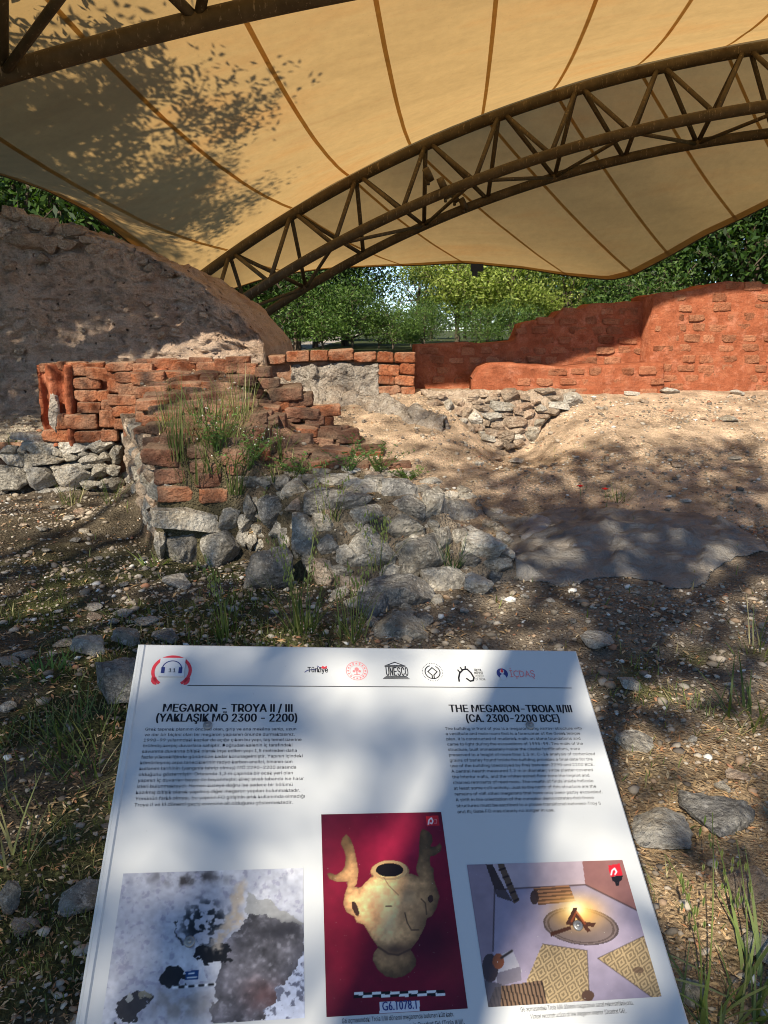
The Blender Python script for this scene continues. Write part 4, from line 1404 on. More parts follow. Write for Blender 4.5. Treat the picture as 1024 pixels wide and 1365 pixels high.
for k in range(16):
    dd += er
    e2 = er.copy()
    e2[1:] &= er[:-1]; e2[:-1] &= er[1:]; e2[:, 1:] &= er[:, :-1]; e2[:, :-1] &= er[:, 1:]
    er = e2
dd = dd.ravel() / 16
clay = clay * (.66 + .46 * np.sqrt(dd))[:, None] * (1 + .22 * p.n(.05, 6, 5))[:, None]
clay = clay * (1.14 - .2 * sstep(380, 760, p.x))[:, None]
p.put(clay, m)
p.put((70, 44, 34), m * p.line([(437, 888), (500, 930), (560, 938), (635, 903)], 6) * .8)
p.put((238, 206, 158), m * np.exp(-(p.ell(440, 580, 90, 70)) ** 2) * .35)
p.put((120, 84, 60), m * np.exp(-(p.ell(620, 560, 40, 60)) ** 2) * .4)
p.put((60, 42, 34), m * p.line([(312, 520), (330, 470), (400, 452)], 7) * .6)
p.put((92, 66, 50), m * np.exp(-(p.ell(545, 905, 110, 45)) ** 2) * .9)
p.put((130, 96, 68), m * np.exp(-(p.ell(690, 700, 70, 110)) ** 2) * .5)
p.put((246, 208, 150), m * np.exp(-(p.ell(500, 720, 46, 100)) ** 2) * .7)
p.put((150, 108, 74), m * np.exp(-(p.ell(420, 700, 40, 90, -12)) ** 2) * .5)
p.put((150, 108, 74), m * np.exp(-(p.ell(585, 690, 36, 90, 12)) ** 2) * .5)
p.put((236, 190, 136), m * np.exp(-(p.ell(620, 590, 45, 40)) ** 2) * .5)
p.put((222, 178, 120), (np.abs(p.ell(508, 418, 96, 54) - 1) < .12).astype(float))
p.put((28, 20, 20), (p.ell(506, 416, 84, 42) < 1).astype(float))
p.put((60, 36, 30), (p.ell(297, 652, 17, 48, -20) < 1) * .9)
p.put((60, 36, 30), (p.ell(757, 595, 17, 24) < 1) * .9)
p.put((84, 58, 42), m * p.line([(600, 680), (615, 740), (640, 785), (685, 785)], 4) * .8)
p.put((84, 58, 42), m * p.line([(700, 595), (725, 620), (733, 690)], 4) * .8)
p.put((90, 60, 44), m * (p.ell(500, 638, 22, 6) < 1) * .8)
p.put((120, 88, 62), m * p.line([(470, 460), (500, 510), (560, 570)], 3) * .6)
for k in range(10):
    xa, xb = 288 + k * 55.9, 288 + (k + 1) * 55.9
    ya = 1172 - k * 1.0
    for j in range(2):
        p.put((238, 236, 232) if (k + j) % 2 == 0 else (24, 22, 26), p.poly([(xa, ya + j * 17 - 6), (xb, ya + j * 17 - 7), (xb, ya + j * 17 + 10), (xa, ya + j * 17 + 11)]))
p.put((218, 220, 226), p.poly([(445, 1228), (690, 1218), (694, 1284), (447, 1297)]))
p.put((198, 36, 48), p.poly([(727, 90), (804, 84), (810, 146), (733, 150)]))
p.put((240, 230, 230), np.maximum(p.line([(742, 138), (746, 112), (760, 100), (770, 118), (764, 134), (752, 130)], 4), p.line([(780, 110), (792, 110), (792, 132), (780, 132)], 2) * .5))
pic = p.build('vessel_picture', .3663, .5881, .3639, .6772, 'printed picture of a clay two-handled vessel on dark red')
text_block('picture_caption', [('G6.1078.1', .4800, .6735, .0165, .0540, True)], 'navy', .0012, .012, pic, plain=True)

# hearth room
p = Pic(220, 165, [(67, 160), (715, 148), (873, 710), (160, 753)])
p.put((158, 146, 162), np.ones(len(p.x)))
p.put((182, 166, 180), np.exp(-(p.ell(560, 480, 300, 120)) ** 2) * .5)
p.put((188, 168, 172), p.poly([(140, 140), (548, 140), (562, 250), (185, 266)]))
p.put((146, 102, 96), p.poly([(548, 140), (740, 140), (775, 358), (562, 250)]))
p.put((150, 132, 142), p.poly([(40, 150), (150, 150), (184, 266), (178, 520), (150, 770), (60, 770)]))
p.put((70, 54, 54), np.maximum(p.line([(185, 266), (562, 250), (775, 358)], 3), p.line([(186, 266), (180, 520)], 3)) * .8)
p.put((66, 52, 50), p.poly([(148, 160), (176, 160), (230, 265), (186, 268)]))
p.put((50, 36, 32), p.poly([(186, 270), (230, 262), (262, 318), (196, 296)]) * .7)
p.put((100, 78, 62), p.poly([(196, 158), (224, 158), (290, 312), (266, 326)]))
for k in range(5):
    p.put((52, 36, 30), p.line([(206 + k * 16, 185 + k * 32), (228 + k * 14, 178 + k * 32)], 4))
logs = p.poly([(345, 262), (495, 250), (522, 318), (368, 332)])
p.put(np.array([[132, 92, 64]]) * (.75 + .5 * (np.sin(p.y * .42 + p.x * .03) > 0))[:, None], logs)
p.put((60, 44, 38), (p.ell(352, 300, 18, 30) < 1) * .9)
e = p.ell(543, 420, 152, 74, 8)
p.put((120, 104, 100), (e < 1).astype(float))
p.put((84, 70, 66), ((e > .86) & (e < .92)) * .9)
p.put((78, 66, 64), ((e > .97) & (e < 1.03)) * .9)
p.put((255, 190, 90), np.exp(-(p.ell(530, 362, 95, 62)) ** 2) * 1.0)
p.put((255, 240, 180), np.exp(-(p.ell(520, 348, 38, 34)) ** 2) * 1.2)
p.put((74, 44, 30), np.maximum.reduce([p.poly([(415, 445), (500, 418), (505, 432), (420, 462)]), p.poly([(480, 412), (512, 345), (528, 345), (516, 420)]), p.poly([(520, 360), (585, 440), (570, 446), (512, 372)]), p.poly([(545, 400), (604, 408), (596, 424), (545, 418)])]))
p.put((150, 74, 40), p.line([(505, 400), (525, 360), (560, 410)], 4) * .8)
ang = (p.x * .9 + p.y * .25, p.y * .9 - p.x * .18)
dia = np.abs(((ang[0] / 52) % 1) - .5) + np.abs(((ang[1] / 64) % 1) - .5)
pat = ((dia * 3.4) % 1 > .5)
mat1 = p.poly([(385, 492), (568, 520), (578, 722), (404, 742), (318, 645)])
mat2 = p.poly([(800, 462), (880, 705), (836, 714), (612, 552)])
p.put(np.array([[172, 148, 110]]) * (.76 + .3 * pat)[:, None], np.maximum(mat1, mat2))
p.put((84, 72, 60), np.maximum(p.line([(385, 492), (568, 520), (578, 722)], 2), p.line([(800, 462), (612, 552), (836, 714)], 2)) * .7)
p.put((186, 180, 184), p.poly([(180, 600), (200, 540), (260, 514), (300, 606), (190, 650)]))
p.put((132, 124, 132), p.poly([(190, 612), (292, 584), (300, 640), (200, 668)]))
p.put((74, 62, 64), (p.ell(168, 590, 34, 60) < 1).astype(float))
p.put((148, 86, 56), (p.ell(202, 562, 24, 32) < 1).astype(float))
p.put((60, 52, 50), p.line([(215, 548), (258, 520)], 5))
lg = p.poly([(190, 668), (385, 640), (406, 740), (150, 764)])
p.put(np.array([[116, 92, 72]]) * (.5 + .6 * (np.sin(p.x * .38 - p.y * .1) > -.2))[:, None], lg)
p.put((84, 80, 84), p.poly([(140, 640), (215, 655), (212, 770), (140, 770)]) * .8)
p.put((92, 68, 54), (p.ell(571, 704, 26, 23) < 1).astype(float))
p.put((96, 74, 58), (p.ell(778, 600, 22, 14) < 1) * .7)
p.put((206, 40, 52), p.poly([(655, 172), (704, 164), (715, 212), (666, 218)]))
p.put((245, 235, 235), p.line([(668, 210), (672, 192), (682, 184), (690, 198), (684, 208)], 3))
p.put((34, 30, 34), p.poly([(668, 218), (716, 213), (712, 232), (702, 238), (700, 254), (686, 256), (682, 240), (672, 234)]))
p.mul(1 + .07 * p.n(.03, 9))
pic = p.build('hearth_picture', .6215, .9150, .4595, .6773, 'printed picture of a fire burning in a round hearth between woven mats')
text_block('caption', [('G6 açmasındaki Troia II/III dönemi megaronun sanal rekonstrüksiyonu.', .6732, .6860, .0086, .1900, False), ('Virtual reconstruction of the megaron interior (Quadrat G6).', .6871, .6965, .0086, .1604, False)], 'ink_grey', LH, .006)
text_block('caption', [('G6 açmasındaki Troia II/III dönemi megaronda bulunan kült kabı.', .3898, .6865, .0086, .1748, False), ('Cult vessel, from the megaron in Quadrat G6 (Troia II/III).', .4020, .6975, .0086, .1780, False)], 'ink_grey', LH, .006)

# excavation picture
p = Pic(230, 170, [(200, 262), (945, 240), (950, 860), (120, 884)])
n1, n2, n3 = p.n(.008, 41, 5), p.n(.022, 42, 5), p.n(.05, 43, 4)
ox, oy = p.x.copy(), p.y.copy()
p.x, p.y = p.x + 34 * n2 + 16 * n3, p.y + 30 * p.n(.02, 47, 5) + 12 * n3
p.put((176, 178, 188), np.ones(len(p.x)))
p.put((214, 214, 218), sstep(-.1, .5, n1))
p.put((150, 153, 166), sstep(.1, .5, n2) * .5)
p.put((120, 116, 140), sstep(.22, .4, n3) * .35)
p.put((70, 66, 66), np.exp(-(p.ell(470, 285, 130, 26)) ** 2) * 1.2 * sstep(-.4, .1, n2))
p.put((150, 150, 148), p.poly([(722, 330), (950, 470), (950, 500), (700, 440)]) * .9)
dk = p.poly([(700, 425), (950, 485), (950, 590), (765, 862), (560, 870), (590, 640), (500, 596), (560, 560), (640, 556), (664, 480)])
p.put(np.array([[84, 82, 88]]) * (1 + .6 * n2 + .35 * n3)[:, None], dk * .93)
p.put((150, 150, 158), dk * sstep(.15, .5, n3) * .5)
p.put((40, 40, 46), np.exp(-(p.ell(850, 500, 120, 40)) ** 2) * .8)
p.put((112, 74, 70), np.exp(-(p.ell(780, 760, 80, 60)) ** 2) * .6)
p.put((30, 36, 42), np.exp(-(p.ell(530, 470, 95, 95)) ** 4) * sstep(-.12, .1, n3))
p.put((22, 24, 28), (p.ell(575, 590, 75, 44) + n3 * .3 < 1) * .95)
p.put((186, 170, 150), p.line([(690, 330), (655, 440), (600, 520), (576, 575)], 22) * sstep(-.5, 0, n3) * .9)
p.put((26, 28, 32), (p.ell(393, 682, 50, 38, -20) + n3 * .35 < 1) * .95)
p.put((54, 52, 54), (p.ell(250, 790, 72, 46, -40) + n3 * .4 < 1) * .95)
p.put((170, 168, 160), (p.ell(238, 762, 13, 20) < 1).astype(float))
p.put((150, 140, 116), (p.ell(290, 750, 13, 20) < 1) * .9)
p.put((140, 134, 128), np.exp(-(p.ell(450, 790, 130, 70)) ** 4) * .8 * sstep(-.6, .2, n2))
p.put((20, 22, 24), p.line([(405, 455), (400, 490), (440, 535)], 3) * .8)
p.put((200, 206, 224), p.poly([(950, 590), (950, 870), (760, 870)]) * 1.0)
p.put((86, 88, 104), p.poly([(950, 590), (950, 870), (760, 870)]) * sstep(.08, .3, n3) * .8)
p.x, p.y = ox, oy
p.put((28, 66, 116), p.poly([(455, 658), (508, 654), (508, 692), (456, 694)]))
p.put((225, 228, 230), np.maximum(p.line([(464, 684), (500, 682)], 3), p.line([(470, 668), (490, 666)], 3)))
p.put((190, 196, 206), p.poly([(525, 640), (545, 700), (512, 700)]))
p.put((240, 240, 240), p.line([(408, 722), (575, 712)], 5))
for k in range(4):
    p.put((30, 30, 34), p.line([(432 + k * 40, 721 - k * 2.4), (448 + k * 40, 720 - k * 2.4)], 5))
p.mul(1 + .10 * p.n(.06, 44))
p.build('excavation_picture', .0370, .3332, .4564, .6765, 'printed picture of a pale plaster floor with dark burnt patches')

# ------------------------------------------------------------------ covering sheets
def ground_sheet(name, px_poly, lift, wr, seed, mat, thick=.005, step=.014):
    """cloth lying on the ground; outline read off the photograph, draped over the soil"""
    poly = [tuple(hit(*q)[:2]) for q in px_poly]
    X0, X1 = min(q[0] for q in poly), max(q[0] for q in poly)
    Y0, Y1 = min(q[1] for q in poly), max(q[1] for q in poly)
    gx, gy = np.meshgrid(np.arange(X0, X1, step), np.arange(Y0, Y1, step))
    sh_ = gx.shape
    x, y = gx.ravel(), gy.ravel()
    jx, jy = fbm2(x, y, 2.2, 2, seed + 1) * .10, fbm2(x, y, 2.2, 2, seed + 2) * .10
    ins = in_poly(x + jx, y + jy, poly).reshape(sh_)
    rid = 1 - np.abs(fbm2(x, y, 2.0, 4, seed))
    fold = np.maximum(rid - .80, 0) * 2.4 + np.abs(fbm2(x, y * 2.2, 1.4, 3, seed + 5)) * .45
    rid2 = np.maximum(1 - np.abs(fbm2(x, y * 1.3, 4.5, 3, seed + 11)) - .80, 0)
    z = h(x, y) + lift + wr * fold + wr * .9 * rid2 + .012 * fbm2(x, y, 9, 3, seed + 7)
    # cloth lies flat at its border
    er, dist_ = ins.copy(), np.zeros(sh_)
    for k in range(14):
        dist_ += er
        e2 = er.copy()
        e2[1:] &= er[:-1]; e2[:-1] &= er[1:]; e2[:, 1:] &= er[:, :-1]; e2[:, :-1] &= er[:, 1:]
        er = e2
    k_ = sstep(0, 14, dist_.ravel())
    z = h(x, y) + .006 + (z - h(x, y)) * k_ + .012 * np.abs(fbm2(x, y, 6, 3, seed + 13)) * (1 - k_)
    f = grid_faces(*sh_)
    ok = ins.ravel()[f].all(1)
    f = f[ok]
    used, inv = np.unique(f, return_inverse=True)
    me = np_mesh(name, np.column_stack([x, y, z])[used], inv.reshape(f.shape), None, True)
    o = add(name, me, MAT[mat])
    o.modifiers.new('thickness', 'SOLIDIFY').thickness = thick
    return o
o = ground_sheet('geotextile_sheet', [(640, 668), (690, 690), (722, 679), (770, 675), (850, 679), (925, 684), (985, 699), (1014, 718), (1024, 738), (988, 746), (970, 758), (938, 782), (893, 788), (872, 772), (820, 771), (756, 786), (706, 776), (688, 748), (676, 712)], .010, .085, 301, 'tarp')
tag(o, 'large crumpled grey geotextile sheet spread on the ground right of the stone foundation', 'sheet')
o = ground_sheet('plastic_sheet', [(690, 700), (716, 694), (742, 700), (758, 720), (800, 738), (780, 748), (745, 742), (722, 728), (704, 738), (694, 722)], .045, .09, 402, 'plastic')
tag(o, 'torn strip of crumpled whitish plastic lying on the grey sheet', 'plastic sheet')

# white plaster bulge running along the room floor
pts = [(366, 492), (392, 503), (415, 520), (438, 531), (470, 533), (500, 540), (530, 548), (560, 560), (592, 572)]
cen = [hit(a, b_) for a, b_ in pts]
cen = [c if 8 < c[1] < 9.85 else at(q[0], q[1], 9.8) for c, q in zip(cen, pts)]
rows = []
ns = 120
for i in range(ns):
    t = i / (ns - 1)
    c = poly_at(cen, t)
    c2 = poly_at(cen, min(1, t + .02)) - poly_at(cen, max(0, t - .02))
    n_ = np.array([-c2[1], c2[0], 0]) / math.hypot(c2[0], c2[1])
    wd = .19 * (1 - .4 * t) + .05 * math.sin(t * 23)
    for k in range(17):
        a = k / 16 * 2 - 1
        p3 = c + n_ * a * wd
        rows.append((p3[0], p3[1], .13 * (1 - abs(a) ** 2.0) - .05 + max(0, c[2] - 1.0) * (1 - abs(a)) * .8))
v = np.array(rows)
v[:, 2] += h(v[:, 0], v[:, 1])
v[:, 2] += fbm(v, 5, 6, 91, .65) * .12 + np.abs(fbm(v, 11, 4, 92)) * .09 - .04
v[:, 1] += fbm(v, 6, 4, 93) * .05
o = add('plaster_bank', np_mesh('plaster_bank', v, grid_faces(ns, 17), None, True), MAT['plaster'])
o.modifiers.new('thickness', 'SOLIDIFY').thickness = .05
tag(o, 'lumpy white plaster bank running down the soil slope from the low back wall', 'plaster')

# ------------------------------------------------------------------ loose rocks
def loose(q, mat, label, group=None, depth=.9, push=.1, sink=.12, var=None, grow=1.05, cat='rock', flatk=1.0):
    P = hit(q[0], q[1] + q[3] * .42)
    dist = np.dot(P - EYE, np.array([0, math.cos(PITCH), -math.sin(PITCH)]))
    wm, hm = q[2] / F_PX * dist * grow, q[3] / F_PX * dist * grow
    el = math.atan2(EYE[2] - P[2], P[1])
    # what is seen as height is partly depth: a rock this wide is about as deep as it is wide
    dm = wm * depth
    hh = max((hm - dm * math.sin(el)) / math.cos(el), wm * .32) * flatk
    P2 = P + np.array([0, dm * .4, 0])
    z = hz(P2[0], P2[1])
    me = shared('rock', rnd.randrange(12) if var is None else var, mat)
    o = add('rock', me, None, None, (P2[0], P2[1], z + hh * (.5 - sink)), (rnd.uniform(-.1, .1), rnd.uniform(-.1, .1), rnd.uniform(-.3, .3)), (wm, dm, hh))
    return tag(o, label, cat, group)
loose((357, 757, 68, 76), 'stone_dark', 'dark grey angular boulder standing free before the stone foundation, left of centre', var=2, depth=.8)
loose((640, 779, 38, 36), 'stone_pale', 'pale smooth angular stone lying at the right foot of the stone foundation', var=5)
loose((232, 774, 42, 26), 'stone', 'flat grey stone on the ground below the two square foundation blocks')
loose((801, 857, 44, 28), 'stone_pale', 'pale rounded rock on the gravel just above the panel\'s right corner', var=4)
loose((843, 912, 28, 24), 'stone', 'small half-buried grey rock right of the panel, below the pale rounded rock')
loose((850, 985, 48, 40), 'stone', 'grey weathered rock close to the panel\'s right edge, above the green moss')
loose((893, 1104, 76, 76), 'stone_pale', 'large flat sunlit slab with pale lichen beside the panel\'s right edge', depth=1.0, flatk=.7, sink=.1, var=7)
loose((972, 1088, 96, 76), 'stone_dark', 'big dark lichen-covered rock at the right edge beside the sunlit slab', depth=.9, flatk=.9, var=9)
loose((988, 1036, 30, 20), 'stone_warm', 'small brown stone above the dark lichen-covered rock at the right')
loose((965, 1051, 20, 19), 'stone', 'little grey stone touching the top of the dark lichen-covered rock')
loose((1000, 1190, 50, 74), 'stone_warm', 'brown upright rock at the right edge below the dark lichen-covered rock', depth=.8)
loose((1014, 1268, 40, 50), 'stone', 'grey rock at the right edge among the broad grass blades')
loose((926, 1338, 34, 46), 'stone', 'small grey rock hugging the panel\'s lower right edge')
loose((160, 910, 70, 86), 'stone_dark', 'big dark mottled rock tucked behind the panel\'s left edge', depth=.9, var=1)
loose((117, 860, 42, 36), 'stone_pale', 'pale tilted slab of rock above left of the panel corner', var=3)
loose((82, 858, 26, 16), 'stone', 'flat grey stone left of the pale tilted slab')
loose((168, 850, 36, 30), 'stone', 'rough grey rock between the pale tilted slab and the panel corner')
loose((190, 830, 36, 18), 'stone_pale', 'pale stone right above the panel\'s top left corner')
loose((217, 849, 40, 24), 'stone_dark', 'dark blue-grey stone just behind the panel\'s top left edge')
loose((103, 1200, 60, 44), 'stone', 'grey rock sunk in the soil left of the panel, low in the picture')
loose((8, 1204, 32, 54), 'stone', 'pale grey rock at the lower left edge', var=6)
loose((25, 1245, 36, 22), 'stone_warm', 'low brown stone below the pale grey rock at the lower left edge')
loose((28, 873, 32, 20), 'stone', 'grey stone at the left edge beside another, level with the panel top')
GL = 'loose stones scattered on the near ground'
for q in [(8, 880, 26, 20), (124, 809, 24, 14), (124, 826, 22, 10), (160, 817, 30, 14), (8, 942, 20, 20), (152, 830, 14, 10), (66, 872, 14, 9), (90, 690, 16, 12), (104, 683, 18, 12), (72, 676, 14, 10), (112, 708, 14, 9), (98, 720, 16, 10),
          (163, 780, 14, 9), (60, 735, 12, 8), (130, 745, 12, 8), (190, 745, 12, 8), (76, 815, 14, 8), (55, 706, 14, 10), (265, 800, 14, 9), (310, 812, 14, 10), (285, 780, 10, 8), (180, 868, 10, 7), (30, 700, 12, 8), (206, 765, 10, 6)]:
    loose(q, rnd.choice(['stone_pale', 'stone', 'stone', 'stone_warm']), 'small loose limestone on the shaded ground left of the stone foundation or the panel', GL, sink=.2)
for q in [(700, 795, 12, 9), (690, 770, 10, 8), (735, 800, 12, 8), (672, 800, 12, 8), (765, 830, 12, 8), (870, 812, 10, 7), (905, 830, 12, 8), (950, 800, 12, 8), (980, 850, 12, 8), (850, 790, 14, 8), (925, 985, 14, 12), (1010, 905, 12, 9), (620, 815, 12, 9), (655, 830, 10, 8)]:
    loose(q, rnd.choice(['stone_pale', 'stone']), 'small loose limestone on the gravel between the grey sheet and the panel', 'loose stones on the gravel by the sheet', sink=.2)
for q in [(640, 618, 12, 9), (662, 612, 16, 9), (690, 616, 20, 8), (700, 622, 14, 7), (915, 668, 16, 8), (905, 622, 16, 7), (982, 612, 18, 8), (975, 560, 24, 8), (895, 522, 26, 9), (860, 535, 14, 6), (815, 630, 10, 5), (768, 610, 10, 5), (985, 525, 18, 7), (845, 525, 22, 7), (1005, 640, 12, 6), (668, 604, 14, 8), (800, 545, 10, 5), (940, 560, 10, 5)]:
    loose(q, rnd.choice(['stone_pale', 'stone_warm']), 'small pale stone lying on the sunlit soil slope before the red walls', 'stones on the soil slope', sink=.2)

# ------------------------------------------------------------------ gravel, litter
rg = np.random.default_rng(5)
def ground_scatter(n, fn):
    """n points in the part of the ground the photograph shows, thinning out with distance"""
    Y = np.exp(rg.uniform(math.log(1.0), math.log(9.9), n))
    X = rg.uniform(-.62, .62, n) * Y
    k = fn(X, Y) > rg.uniform(0, 1, n)
    return X[k], Y[k]
def dens(x, y):
    d = .35 + .5 * sstep(-.1, .35, fbm2(x, y, 1.3, 3, 71))
    d = d * np.where(h_heap(x, y) > h_base(x, y) + .03, .25, 1)
    d = d * (1 - .75 * sstep(.2, -.2, x) * sstep(4.2, 3.0, y)) * (1 - .6 * sstep(.4, .8, x) * sstep(3.2, 2.6, y))
    return d * np.where((x > .9) & (y > 4.9) & (y < 7) & (x < 2.9), .4, 1)
x, y = ground_scatter(60000, dens)
n = len(x)
sz = np.exp(rg.normal(math.log(.0065), .5, n)) * (.75 + .10 * y)
sz = np.minimum(sz, .032)
z = h(x, y) + sz * .18
scl = np.column_stack([sz * rg.uniform(.7, 1.4, n), sz * rg.uniform(.7, 1.3, n), sz * rg.uniform(.4, .8, n)])
pal = np.array([(.28, .23, .17), (.36, .30, .23), (.48, .42, .33), (.68, .65, .58), (.17, .14, .11), (.36, .25, .16), (.34, .17, .10)])
col = pal[rg.choice(7, n, p=[.27, .25, .13, .04, .17, .10, .04])] * rg.uniform(.75, 1.15, (n, 1))
bv = ICO1[0] * (1 + .25 * rg.normal(size=(12, 1)))
tag(add('gravel', scatter_mesh('gravel', bv, ICO1[1], rand_rots(n, rg, .3), scl, np.column_stack([x, y, z]), col), MAT['pebble']), 'fine pale gravel and pebbles strewn over the ground', 'gravel', None, 'stuff')

x, y = ground_scatter(52000, lambda x, y: .2 + .8 * sstep(.4, 1., x) * sstep(3.8, 2.4, y) + .45 * sstep(.2, -.4, x) * sstep(5.5, 3, y))
n = len(x)
sz = rg.uniform(.004, .017, n) * np.clip(y / 2, .8, 2)
leafv = np.array([(-1, 0, 0), (0, -.32, .18), (1, 0, .05), (0, .32, .18)])
scl = np.column_stack([sz, sz * rg.uniform(.12, 1.0, n), sz])
pal = np.array([(.45, .30, .15), (.33, .2, .10), (.55, .42, .25), (.2, .13, .07), (.5, .25, .12)])
col = pal[rg.choice(5, n, p=[.3, .25, .2, .15, .1])] * rg.uniform(.7, 1.2, (n, 1))
tag(add('leaf_litter', scatter_mesh('leaf_litter', leafv, [(0, 1, 2, 3)], rand_rots(n, rg, .45), scl, np.column_stack([x, y, h(x, y) + .006]), col), MAT['litter']), 'dry brown leaf litter and straw on the soil', 'leaf litter', None, 'stuff')

# ------------------------------------------------------------------ grass and weeds
def blades(n, hgt, spread, width, lean, seed, cols, seg=4, droop=.5, gather=1.0):
    """a tuft of n bent blades around the origin -> verts, faces, colours"""
    r = np.random.default_rng(seed)
    V, Fc, C = [], [], []
    for i in range(n):
        a = r.uniform(0, 2 * np.pi)
        rad = spread * math.sqrt(r.uniform(0, 1)) * gather
        base = np.array([math.cos(a) * rad, math.sin(a) * rad, -.02])
        a2 = a + r.normal(0, .8)
        dr = np.array([math.cos(a2), math.sin(a2), 0])
        side = np.array([-dr[1], dr[0], 0])
        H = hgt * r.uniform(.45, 1.1)
        ln = lean * r.uniform(.2, 1.3)
        col = np.array(cols[r.integers(len(cols))]) * r.uniform(.7, 1.25)
        o = len(V)
        for k in range(seg + 1):
            t = k / seg
            p = base + dr * H * (ln * t + droop * ln * t * t) + np.array([0, 0, H * (t - .35 * droop * ln * t * t)])
            wd = width * (1 - t ** 1.8) * r.uniform(.8, 1.1) * .5 + .0004
            V += [p - side * wd, p + side * wd]
            C += [col, col]
        for k in range(seg):
            Fc.append((o + 2 * k, o + 2 * k + 1, o + 2 * k + 3, o + 2 * k + 2))
    return np.array(V), np.array(Fc), np.array(C)
GREEN = [(.085, .125, .03), (.12, .165, .045), (.18, .20, .07), (.065, .10, .025)]
DRY = [(.38, .34, .15), (.26, .28, .09), (.45, .4, .22)]
def tuft(name, px, py, n, hgt, spread, width, lean, seed, label, group, cols=GREEN, droop=.5, oats=0, P=None, cat='grass'):
    P = hit(px, py) if P is None else np.array(P)
    V, Fc, C = blades(n, hgt, spread, width, lean, seed, cols, 5, droop)
    t = thing(name, tuple(P), label, cat, group)
    add('blades', np_mesh('blades', V, Fc, C), MAT['grass'], t)
    r = np.random.default_rng(seed + 900)
    for i in range(oats):
        a = r.uniform(0, 2 * np.pi)
        H = hgt * r.uniform(1.0, 1.5)
        d = np.array([math.cos(a), math.sin(a), 0])
        b0 = d * spread * .5
        st = [b0 + np.array([0, 0, H]) * q + d * H * .32 * q ** 2.2 for q in np.linspace(0, 1, 9)]
        mb = MB()
        mb.tube(st, [.0022 * (1.2 - .7 * q) for q in np.linspace(0, 1, 9)], 5)
        me = mb.mesh('stalk')
        ca = me.color_attributes.new('col', 'FLOAT_COLOR', 'POINT')
        ca.data.foreach_set('color', np.tile([.2, .24, .07, 1], len(me.vertices)).astype(np.float32))
        so_ = add('stalk', me, MAT['grass'], t)
        sv, sf, sc_ = [], [], []
        for k in range(14):
            q = r.uniform(.55, 1.0)
            p = np.array([np.interp(q, np.linspace(0, 1, 9), [w_[j] for w_ in st]) for j in range(3)])
            aa = r.uniform(0, 2 * np.pi)
            out = np.array([math.cos(aa), math.sin(aa), 0]) * r.uniform(.01, .035)
            p = p + out
            dd = np.array([out[0] * .6, out[1] * .6, -1.0])
            dd /= np.linalg.norm(dd)
            sdv = np.cross(dd, [1, .3, 0])
            sdv /= np.linalg.norm(sdv)
            L, W_ = r.uniform(.024, .036), r.uniform(.0035, .0055)
            o_ = len(sv)
            s2 = np.cross(dd, sdv)
            sv += [p, p + dd * L * .4 + sdv * W_, p + dd * L, p + dd * L * .4 - sdv * W_, p + dd * L * .4 + s2 * W_, p + dd * L * .4 - s2 * W_]
            sf += [(o_, o_ + 1, o_ + 2, o_ + 3), (o_, o_ + 4, o_ + 2, o_ + 5)]
            cc = np.array([(.5, .5, .22), (.38, .45, .16)][k % 2]) * r.uniform(.8, 1.2)
            sc_ += [cc] * 6
        add('seed_head', np_mesh('seed_head', np.array(sv), np.array(sf), np.array(sc_)), MAT['grass'], so_)['kind'] = 'stuff'
    return t
GG = 'grass tufts on the ruin and the near ground'
tuft('wild_oat', 300, 846, 34, .36, .07, .008, .35, 1, 'green wild oat clump just behind the panel, below the two square blocks', None, oats=3, cat='wild oat')
tuft('wild_oat', 405, 842, 40, .40, .09, .009, .45, 2, 'tall wild oat clump behind the panel\'s top edge, left of centre, leaning over the stones', None, oats=6, cat='wild oat')
tuft('wild_oat', 470, 850, 26, .34, .07, .008, .5, 3, 'wild oat clump behind the panel, left of the lowest big stone', None, oats=5, cat='wild oat')
tuft('wild_oat', 505, 760, 16, .30, .06, .006, .5, 4, 'wild oats growing out of the middle of the stone foundation', None, GREEN + DRY, oats=6, cat='wild oat')
tuft('grass_tuft', 345, 690, 12, .22, .05, .006, .5, 5, 'thin oat grass hanging over the dark boulder', None, GREEN + DRY, oats=2)
tuft('grass_tuft', 603, 755, 46, .24, .05, .008, .55, 6, 'dense dark green tuft between the pale foundation blocks at the right', None, [(.05, .09, .03), (.07, .12, .04), (.1, .15, .06)])
tuft('grass_tuft', 240, 610, 46, .62, .07, .0055, .16, 7, 'tall upright grass at the left part of the brick ruin', None)
tuft('grass_tuft', 258, 640, 50, .42, .12, .005, .5, 8, 'loose grass spilling over the dark bricks at the left front', None)
tuft('grass_tuft', 290, 590, 90, .42, .20, .005, .55, 9, 'thick green grass in the middle of the brick ruin', None)
tuft('grass_tuft', 320, 560, 50, .5, .10, .005, .3, 10, 'tall grass on the right shoulder of the brick ruin', None, GREEN + DRY)
tuft('grass_tuft', 315, 655, 30, .3, .06, .008, .4, 12, 'grass tuft above the corner of the stone foundation, right of the lit brick', None)
tuft('grass_tuft', 355, 610, 36, .3, .14, .008, .6, 13, 'low green grass beside the white-flowered weed', None)
tuft('grass_tuft', 95, 672, 24, .36, .08, .008, .45, 14, 'bright grass tuft at the foot of the left stone footing', None, GREEN + DRY)
tuft('grass_tuft', 150, 668, 16, .3, .08, .006, .5, 15, 'thin dry grass in the corner by the foundation side', None, DRY + GREEN)
tuft('grass_tuft', 22, 592, 20, .14, .1, .012, .8, 16, 'low leafy weed on the ledge at the left edge', None)
tuft('broad_grass', 945, 1345, 12, .34, .06, .013, .5, 17, 'broad-bladed grass plant with oat stalk at the lower right', None, [(.2, .25, .08), (.16, .21, .06), (.27, .3, .13)], .9, 2, cat='grass')
